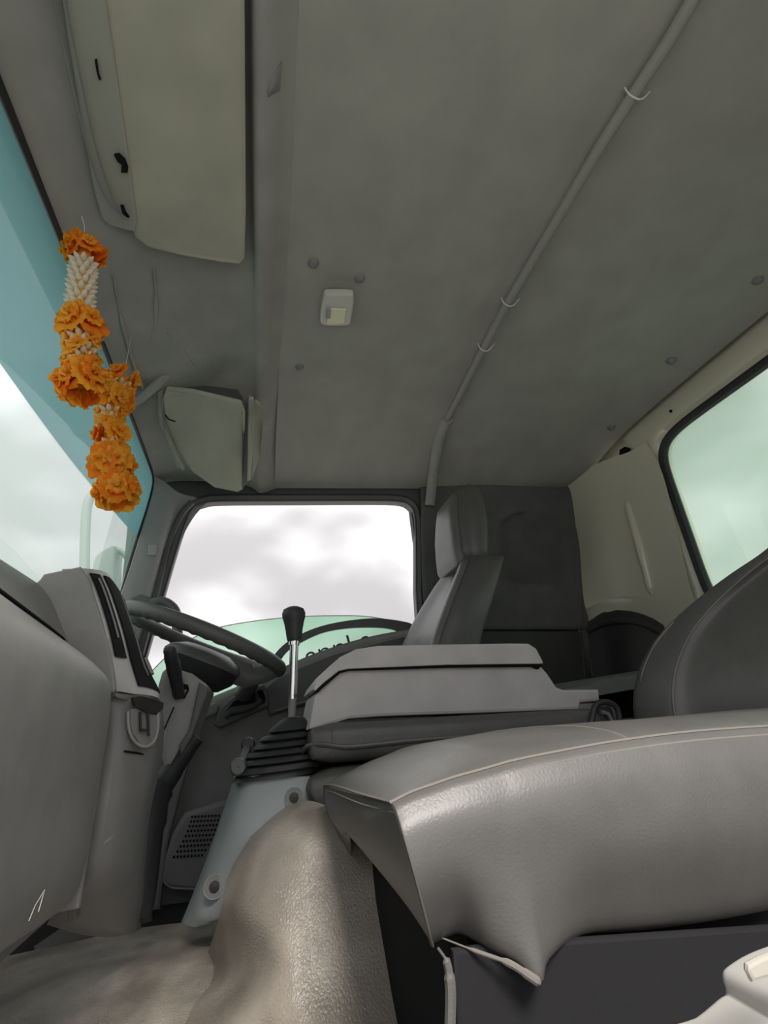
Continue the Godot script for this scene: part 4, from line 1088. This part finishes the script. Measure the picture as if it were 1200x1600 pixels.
	part("leg", move(rbox(v(.35, .3, .16), .02, 3), v(.42, .15, -1.07)), M.seat_base, t)
	part("side_hinge", slab([v(0.633,0.437,-0.99),v(0.716,0.432,-0.99),v(0.731,0.42,-0.99),v(0.716,0.365,-0.99),v(0.62,0.387,-0.99)], v(0, 0, -.15), .006), M.dash, t)
	t = thing("storage_box", "grey plastic storage box with a hinged lid, on the folded middle seat", "storage box", v(.38, .44, -1.1))
	part("box_body", slab([v(0.084,0.443,-0.98),v(0.098,0.498,-0.98),v(0.134,0.534,-0.98),v(0.166,0.547,-0.98),v(0.362,0.537,-0.98),v(0.56,0.518,-0.98),v(0.574,0.499,-0.98),v(0.588,0.471,-0.98),v(0.601,0.465,-0.98),v(0.683,0.458,-0.98),v(0.679,0.435,-0.98),v(0.634,0.436,-0.98),v(0.626,0.424,-0.98),v(0.426,0.437,-0.98),v(0.223,0.451,-0.98),v(0.158,0.453,-0.98),v(0.105,0.443,-0.98)], v(0, 0, -.19), .006), M.plastic, t)
	part("front_chamfer", slab([v(0.086,0.443,-1), v(0.102,0.498,-1), v(0.163,0.544,-0.982), v(0.154,0.455,-0.982)], v(-.004, 0, -.012), .002), M.plastic, t)
	part("lid", slab([v(0.095,0.509,-0.968),v(0.101,0.521,-0.968),v(0.123,0.544,-0.968),v(0.148,0.562,-0.968),v(0.179,0.574,-0.968),v(0.221,0.577,-0.968),v(0.363,0.57,-0.968),v(0.501,0.562,-0.968),v(0.538,0.559,-0.968),v(0.553,0.548,-0.968),v(0.562,0.521,-0.968),v(0.56,0.517,-0.968),v(0.357,0.531,-0.968),v(0.162,0.539,-0.968),v(0.144,0.537,-0.968),v(0.114,0.518,-0.968),v(0.099,0.506,-0.968)], v(0, 0, -.215), .006), M.plastic, t)
	part("lid_gap", tube([v(0.101,0.506,-0.972),v(0.145,0.536,-0.972),v(0.163,0.539,-0.972),v(0.358,0.529,-0.972),v(0.559,0.515,-0.972)], .0035, 6), M.hole, t)
	part("catch", slab([v(0.54,0.516,-0.972),v(0.559,0.514,-0.972),v(0.551,0.508,-0.972),v(0.541,0.512,-0.972)], v(0, 0, -.01), .001), M.hole, t)
	t = thing("belt_buckle", "black seat belt buckle loop behind the storage box", "buckle", v(0.663,0.395,-0.96))
	part("loop", tube(spline([v(0.62,0.376,-0.95),v(0.633,0.411,-0.95),v(0.646,0.429,-0.95),v(0.663,0.433,-0.95),v(0.681,0.429,-0.95),v(0.691,0.418,-0.95),v(0.69,0.398,-0.95),v(0.678,0.37,-0.95)], 5, true), .006, 8, true), M.rubber, t)
	part("button", move(rbox(v(.035, .05, .02), .008, 5), v(0.67,0.401,-0.965)), M.rubber, t)
	part("latch", tube([v(0.655,0.416,-0.95),v(0.668,0.411,-0.95),v(0.674,0.396,-0.95)], .004, 6), M.dash_dark, t)
	# dark side bolster seen between box and backrest
	single("rear_shelf", shell(smooth_grid([[v(.75, .462, -1.3), v(.9, .475, -1.3), v(1.2, .49, -1.3)], [v(.75, .478, -1.45), v(.9, .49, -1.45), v(1.2, .505, -1.45)], [v(.75, .478, -1.68), v(.9, .49, -1.68), v(1.2, .505, -1.68)]], 4, 4), v(0, -.03, 0)), M.dash_dark, "low grey padded shelf behind the storage box", "shelf")
	# light plastic part at the lower right
	t = thing("seat_side_cover", "light grey moulded seat side cover with a ribbed pad, in the lower right corner", "cover", v(0.21,0.309,-0.25))
	part("shell", slab(spline([v(0.179,0.306,-0.27),v(0.195,0.308,-0.27),v(0.21,0.312,-0.27),v(0.214,0.313,-0.27),v(0.214,0.317,-0.27),v(0.216,0.321,-0.27),v(0.222,0.323,-0.27),v(0.234,0.325,-0.27),v(0.253,0.326,-0.27),v(0.292,0.327,-0.27),v(0.346,0.323,-0.27),v(0.302,0.259,-0.27),v(0.222,0.272,-0.27),v(0.158,0.286,-0.27)], 3, true), v(0, 0, .05), .02), M.handle, t)
	part("ribbed_pad", slab([v(0.189,0.344,-0.222),v(0.196,0.345,-0.222),v(0.217,0.346,-0.222),v(0.217,0.339,-0.222),v(0.206,0.338,-0.222),v(0.189,0.338,-0.222),v(0.188,0.342,-0.222)], v(0, 0, .003), .0015), M.pad, t)

# ------------------------------------------------------------------ gear lever
func gear() -> void:
	var t := thing("gear_lever", "long chrome gear lever with a black knob and ribbed rubber boot", "gear lever", v(.02, .38, -1.05))
	var a := v(0.063,0.468,-1.05)
	var b := v(0.07,0.611,-1.05)
	part("shaft", tube([v(0.063,0.5,-1.05), v(0.07,0.614,-1.05)], .0085, 14), M.chrome, t)
	part("lower_shaft", tube([v(0.06,0.463,-1.05), v(0.063,0.505,-1.05)], .0075, 12), M.dash_dark, t)
	part("collar", tube([v(0.069,0.601,-1.05), v(0.07,0.616,-1.05)], .011, 12), M.chrome, t)
	var kb := along(v(0.07,0.611,-1.05), v(0.071,0.676,-1.05))
	part("knob", xf(bend(lathe([[.001, -.002], [.014, -.002], [.016, .004], [.018, .02], [.021, .035], [.0245, .046], [.025, .054], [.022, .062], [.012, .067], [.001, .068]], 20), func(p): return p * v(1.0, 1, .95) + v(0, 0, 0)), kb), M.rubber, t)
	# ribbed boot: rounded square rings, wider towards the foot
	var boot := thing("gear_boot", "black ribbed rubber boot at the foot of the gear lever", "boot", v(.02, .38, -1.05))
	var rings := []
	var top := v(0.063,0.466,-1.05)
	var prof := [[0.0, .010, 458, 1122], [.0, .02, 457, 1124], [0, .036, 457, 1137], [0, .040, 456, 1143], [0, .030, 455, 1146], [0, .046, 452, 1149], [0, .051, 450, 1155], [0, .042, 449, 1159], [0, .055, 446, 1161], [0, .06, 444, 1167], [0, .051, 443, 1170], [0, .063, 440, 1172], [0, .067, 438, 1178], [0, .058, 437, 1181], [0, .07, 434, 1183], [0, .074, 432, 1189], [0, .065, 431, 1192], [0, .076, 428, 1194], [0, .08, 427, 1201], [0, .07, 426, 1204], [0, .074, 425, 1212]]
	for q in prof:
		var c: Vector3 = boot_centre(q[2], q[3])
		var row := PackedVector3Array()
		for j in 32:
			var an := TAU * j / 32
			var cx := signf(cos(an)) * pow(absf(cos(an)), .75)
			var sx := signf(sin(an)) * pow(absf(sin(an)), .75)
			row.append(c + v(cx * q[1], 0, sx * q[1] * .95))
		rings.append(row)
	part("bellows", sheet(rings, true), M.rubber, boot, 50.0)
	# lever hinge beside the boot
	t = thing("hinge_knob", "two round dark hinge knobs on a short bar left of the boot", "hinge", v(-0.037,0.387,-1.05))
	part("knob", xf(lathe([[.001, .012], [.01, .012], [.013, .006], [.013, -.006], [.01, -.012], [.001, -.012]], 16), Transform3D(Basis(Vector3.RIGHT, PI / 2), v(-0.02,0.429,-1.07))), M.rubber, t)
	part("knob", xf(lathe([[.001, .012], [.011, .012], [.0145, .006], [.0145, -.006], [.011, -.012], [.001, -.012]], 16), Transform3D(Basis(Vector3.RIGHT, PI / 2), v(-0.035,0.397,-1))), M.wheel, t)
	part("bar", tube([v(-0.032,0.399,-1.01), v(-0.02,0.426,-1.07)], .008, 10), M.wheel, t)
	# blue grey cover over the linkage
	var c := thing("lever_cover", "blue grey plastic cover standing below the gear boot, with two recessed screws", "cover", v(-0.102,0.159,-1.1))
	var rows := [
		[v(-0.049,0.373,-1.16),v(-0.038,0.38,-1.08),v(-0.023,0.383,-1),v(0.015,0.378,-0.985),v(0.069,0.37,-0.99),v(0.09,0.366,-1)],
		[v(-0.062,0.333,-1.16),v(-0.049,0.346,-1.08),v(-0.032,0.349,-1.01),v(0.006,0.344,-0.99),v(0.062,0.333,-0.99),v(0.088,0.325,-1)],
		[v(-0.085,0.272,-1.16),v(-0.071,0.287,-1.09),v(-0.053,0.293,-1.03),v(-0.019,0.287,-1),v(0.024,0.274,-0.99),v(0.064,0.26,-0.985)],
		[v(-0.109,0.213,-1.17),v(-0.094,0.23,-1.1),v(-0.075,0.234,-1.05),v(-0.047,0.229,-1.02),v(-0.007,0.217,-1.01),v(0.033,0.204,-1)],
		[v(-0.13,0.166,-1.18),v(-0.115,0.18,-1.12),v(-0.098,0.184,-1.07),v(-0.074,0.18,-1.05),v(-0.038,0.173,-1.04),v(0.002,0.166,-1.03)],
		[v(-0.14,0.145,-1.19),v(-0.126,0.156,-1.13),v(-0.106,0.16,-1.09),v(-0.084,0.166,-1.07),v(-0.064,0.181,-1.06),v(-0.038,0.202,-1.05)]]
	part("shell", shell(smooth_grid(rows, 5, 5), v(.01, 0, -.02)), M.cover, c, 70.0)
	for q in [[v(0.056,0.34,-0.986), .016], [v(-0.073,0.223,-1.036), .017]]:
		var face := Transform3D(Basis(Vector3.RIGHT, PI / 2 - .1), q[0])
		var w := part("screw_well", xf(lathe([[q[1], -.002], [q[1], .001], [q[1] * .95, .001], [q[1] * .9, -.001], [.0005, -.001]], 20), face), M.cover, c)
		part("well_floor", xf(lathe([[q[1] * .92, .0006], [.0005, .0004]], 20), face), M.door, w)
		part("screw", xf(lathe([[q[1] * .5, .0], [q[1] * .45, .003], [.0005, .004]], 14), face), M.rubber, w)

func boot_centre(px: float, py: float) -> Vector3:     # the boot leans forward towards its foot
	var k := clampf((py - 1122.0) / 90.0, 0, 1)
	return v(lerpf(.064, .026, k), lerpf(.468, .372, k), -1.05 + .0 * px)

# ------------------------------------------------------------------ seen through the windscreen
func outside_things() -> void:
	var t := thing("wing_mirror", "grey outside mirror on a bent arm beyond the windscreen", "mirror", v(-0.493,0.948,-1.85))
	part("arm", tube(spline([v(-0.567,0.93,-1.85),v(-0.577,1.042,-1.85),v(-0.589,1.184,-1.85),v(-0.59,1.27,-1.85),v(-0.569,1.314,-1.85),v(-0.518,1.32,-1.83),v(-0.417,1.322,-1.78),v(-0.348,1.298,-1.7)], 6), .016, 10), M.mirror, t)
	part("housing", slab(spline([v(-0.53,0.926,-1.8),v(-0.536,1.003,-1.8),v(-0.53,1.052,-1.8),v(-0.503,1.076,-1.8),v(-0.474,1.085,-1.8),v(-0.47,1.023,-1.8),v(-0.458,0.848,-1.8),v(-0.523,0.852,-1.8)], 4, true), v(0, 0, -.1), .015), M.mirror, t)
	part("bracket", tube(spline([v(-0.486,1.095,-1.85),v(-0.46,1.075,-1.85),v(-0.441,1.047,-1.85),v(-0.425,1.002,-1.85)], 5), .009, 8), M.mirror, t)
